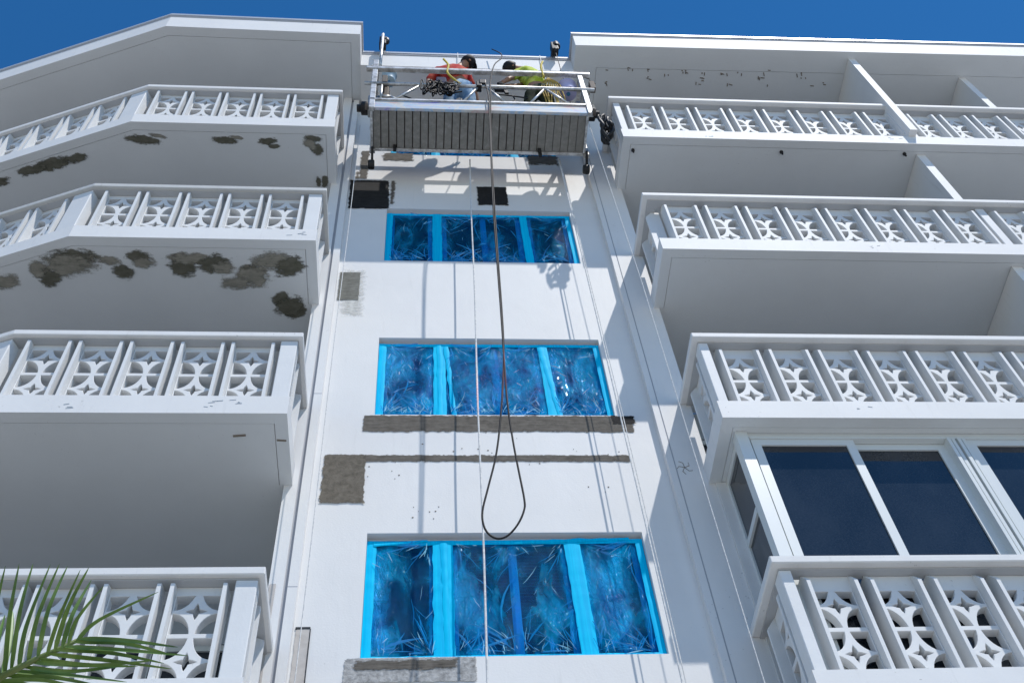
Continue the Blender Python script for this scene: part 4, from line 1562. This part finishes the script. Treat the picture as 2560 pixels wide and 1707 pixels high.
skinm = mat('skin', (.36, .20, .13), .55, .3)
red = sh_noise('red_shirt', (.42, .025, .03), (.52, .10, .06), 9)
yel = sh_noise('yellow_safety_shirt', (.42, .52, .05), (.62, .70, .16), 16)
jean = sh_noise('pale_jeans', (.20, .34, .52), (.38, .52, .66), 12)
darkt = sh_noise('dark_trousers', (.020, .026, .016), (.05, .06, .035), 10)
blackh = mat('black_hair', (.012, .010, .010), .6)
capm = mat('black_cap', (.015, .012, .014), .7)
glov = mat('black_gloves', (.015, .015, .016), .7)
FZ = 7.80
J1 = dict(hip=(-.13, -.80, 8.72), chest=(-.20, -.77, 9.20), neck=(-.10, -.76, 9.42), head=(-.005, -.77, 9.52), look=(.6, .6, -.5),
          shl=(-.36, -.76, 9.27), shr=(-.06, -.74, 9.30), ell=(-.48, -.72, 9.02), elr=(.06, -.62, 9.10), wrl=(-.46, -.76, 8.78), wrr=(.10, -.50, 8.96),
          thl=(-.22, -.78, 8.62), thr=(-.03, -.78, 8.62), knl=(-.27, -.72, 8.26), knr=(.0, -.72, 8.26), anl=(-.27, -.72, 7.88), anr=(.0, -.70, 7.88),
          tol=(-.27, -.60, 7.845), tor=(.0, -.58, 7.845))
p1 = person('person in a red shirt and pale jeans bending over on the platform', J1, red, jean, skinm, capm, None, True)
hb_ = mat('yellow_harness', (.55, .42, .05), .7)
MB().tube(smooth_pts([(-.33, -.93, 9.5), (-.27, -.96, 9.2), (-.29, -.97, 8.9), (-.20, -.96, 8.68), (-.12, -.93, 8.6)], 4), .016, 6).build('harness_strap', hb_, p1, True)
MB().box(-.44, -.30, -.95, -.84, 8.60, 8.80).build('tool_pouch', M['navy'], p1, bevel=.02)
J2 = dict(hip=(.92, -.80, 8.70), chest=(.90, -.77, 9.22), neck=(.78, -.77, 9.36), head=(.66, -.78, 9.36), look=(-.7, .3, -.5),
          shl=(.74, -.80, 9.20), shr=(.98, -.74, 9.34), ell=(.64, -.84, 8.93), elr=(.76, -.70, 9.02), wrl=(.53, -.87, 8.72), wrr=(.58, -.80, 8.76),
          thl=(.84, -.78, 8.60), thr=(1.01, -.78, 8.60), knl=(.80, -.72, 8.24), knr=(1.04, -.72, 8.24), anl=(.80, -.70, 7.88), anr=(1.04, -.70, 7.88),
          tol=(.78, -.58, 7.845), tor=(1.05, -.58, 7.845))
p2 = person('person in a bright yellow shirt leaning left over the platform rail', J2, yel, darkt, skinm, blackh, glov)
MB().tube(smooth_pts([(1.04, -.93, 9.52), (.99, -.97, 9.2), (1.0, -.96, 8.85)], 4), .016, 6).build('harness_strap', hb_, p2, True)

# ------------------------------------------------------------------ palm
RACHIS = [[-2.434, -3.019, -3.034], [-2.464, -2.658, -2.488], [-2.359, -2.585, -2.244], [-2.26, -2.638, -2.219], [-2.176, -2.657, -2.177], [-2.098, -2.656, -2.125], [-2.036, -2.638, -2.059]]
LEAVES=[
[[-2.329, -2.576, -2.23], [-2.364, -2.746, -2.085], [-2.341, -2.908, -1.904]],
[[-2.311, -2.592, -2.22], [-2.308, -2.761, -2.058], [-2.301, -2.883, -1.867]],
[[-2.286, -2.607, -2.213], [-2.267, -2.783, -2.036], [-2.25, -2.87, -1.855]],
[[-2.254, -2.622, -2.206], [-2.249, -2.713, -2.058], [-2.197, -2.827, -1.819]],
[[-2.217, -2.639, -2.197], [-2.194, -2.767, -2.065], [-2.132, -2.893, -1.879]],
[[-2.179, -2.657, -2.189], [-2.159, -2.773, -2.029], [-2.121, -2.832, -1.833]],
[[-2.141, -2.675, -2.181], [-2.068, -2.862, -2.151], [-1.959, -3.091, -2.107]],
[[-2.11, -2.69, -2.174], [-2.053, -2.845, -2.079], [-1.977, -2.969, -1.976]],
[[-2.079, -2.704, -2.167], [-2.058, -2.765, -2.041], [-2.022, -2.782, -1.867]],
[[-2.054, -2.716, -2.161], [-2.024, -2.788, -2.086], [-1.936, -2.854, -1.97]],
[[-2.022, -2.728, -2.156], [-1.947, -2.756, -2.067], [-1.732, -2.769, -1.927]],
[[-2.004, -2.74, -2.15], [-1.811, -2.794, -2.208], [-1.58, -2.834, -2.281]],
[[-2.029, -2.728, -2.156], [-1.826, -2.738, -2.176], [-1.635, -2.692, -2.2]],
[[-2.066, -2.71, -2.164], [-1.829, -2.745, -2.214], [-1.551, -2.765, -2.266]],
[[-2.104, -2.698, -2.169], [-1.892, -2.694, -2.185], [-1.673, -2.637, -2.197]],
[[-2.129, -2.681, -2.178], [-1.893, -2.664, -2.2], [-1.644, -2.61, -2.204]],
[[-2.173, -2.663, -2.186], [-1.93, -2.718, -2.267], [-1.662, -2.819, -2.332]],
[[-2.204, -2.65, -2.191], [-2.001, -2.688, -2.241], [-1.749, -2.728, -2.286]],
[[-2.235, -2.633, -2.2], [-2.035, -2.657, -2.247], [-1.792, -2.71, -2.263]],
[[-2.279, -2.615, -2.208], [-2.099, -2.56, -2.183], [-1.864, -2.44, -2.131]],
[[-2.311, -2.598, -2.216], [-2.123, -2.568, -2.204], [-1.926, -2.465, -2.181]],
[[-2.329, -2.581, -2.226], [-2.122, -2.637, -2.275], [-1.89, -2.647, -2.355]],
[[-2.342, -2.575, -2.229], [-2.22, -2.532, -2.213], [-2.059, -2.404, -2.194]],
]

lf = mat('palm_leaf', (.055, .12, .025), .42, .45)
q = lf.node_tree.nodes['Principled BSDF']
L(lf, ramp(lf, noise_tex(lf, coords(lf), 5, 4, .6), [(.35, (.07, .14, .025)), (.6, (.16, .26, .05)), (.8, (.30, .38, .12))]), q.inputs['Base Color'])
bark = mat('palm_bark', (.16, .13, .10), .9, .1)
bump(bark, noise_tex(bark, coords(bark, (4, 4, 30)), 1.5, 4), .8, .03)
tp = Vector(RACHIS[0])
base = Vector((tp.x - .15, tp.y - .2, GROUND))
PT = thing('palm_tree', 'green palm frond reaching in at the lower left corner in front of the balconies', 'palm tree', tuple(base))
trunk = [base + Vector((.06 * math.sin(i * .5), .03 * math.cos(i * .6), (tp.z - .12 - GROUND) * i / 14)) for i in range(15)]
MB().tube(trunk, [.17 - .004 * i for i in range(15)], 14).build('trunk', bark, PT, True)
stalk = mat('palm_stalk', (.16, .20, .06), .5, .4)
rch = smooth_pts([trunk[-1]] + RACHIS, 5)
fr = MB().tube(rch, [.022 - .0004 * i for i in range(len(rch))], 8).build('frond', stalk, PT, True)


def leaflet(pts, w, par, m):
    P = smooth_pts(pts, 7)
    n = len(P)
    mb = MB()
    cdir = (Vector((-0.6423, -6.3851, -5.29)) - P[n // 2]).normalized()
    tw = Matrix.Rotation(random.uniform(-.6, .6), 3, (P[-1] - P[0]).normalized())
    for i, p_ in enumerate(P):
        d = (P[min(i + 1, n - 1)] - P[max(i - 1, 0)]).normalized()
        s_ = (tw @ d.cross(cdir)).normalized()
        nn = d.cross(s_)
        f_ = i / (n - 1)
        ww = w * min(1, .35 + f_ * 4) * (1 - f_ ** 2.2) ** .8 + .0006
        mb.v += [tuple(p_ + s_ * ww), tuple(p_ + nn * ww * .45), tuple(p_ - s_ * ww)]
    for i in range(n - 1):
        a = i * 3
        mb.f += [(a, a + 1, a + 4, a + 3), (a + 1, a + 2, a + 5, a + 4)]
    return mb.build('leaflet', m, par, True)


for l_ in LEAVES:
    leaflet(l_, .0095, fr, lf)
for i in range(18):                       # the lower part of the same frond, left of the picture
    t_ = rch[6 + i % 12]
    for sg in (-1, 1):
        e = t_ + Vector((sg * .12 + random.uniform(-.08, .08) - .25, random.uniform(-.35, .1), .15 + .12 * sg + random.uniform(-.3, .25)))
        leaflet([tuple(t_), tuple(t_.lerp(e, .5) + Vector((0, 0, .04))), tuple(e)], .012, fr, lf)
# the other fronds, out of the picture to the left and below
for a in range(9):
    an = math.pi * .62 + a * .36
    el = [trunk[-1] + Vector((math.cos(an) * r_, math.sin(an) * r_ * .8 - .1, -.55 * r_ * r_ + .62 * r_)) for r_ in (0, .35, .7, 1.05, 1.4)]
    ff = smooth_pts(el, 6)
    fo = MB().tube(ff, [.02 - .0006 * i for i in range(len(ff))], 6).build('frond', stalk, PT, True)
    mbp = MB()
    for i in range(3, len(ff)):
        for sg in (-1, 1):
            d = Vector((-math.sin(an), math.cos(an), 0)) * sg
            leaf_e = ff[i] + d * .32 + Vector((math.cos(an) * .18, math.sin(an) * .18, -.12))
            leaflet([tuple(ff[i]), tuple(ff[i].lerp(leaf_e, .5) + Vector((0, 0, .03))), tuple(leaf_e)], .012, fo, lf)
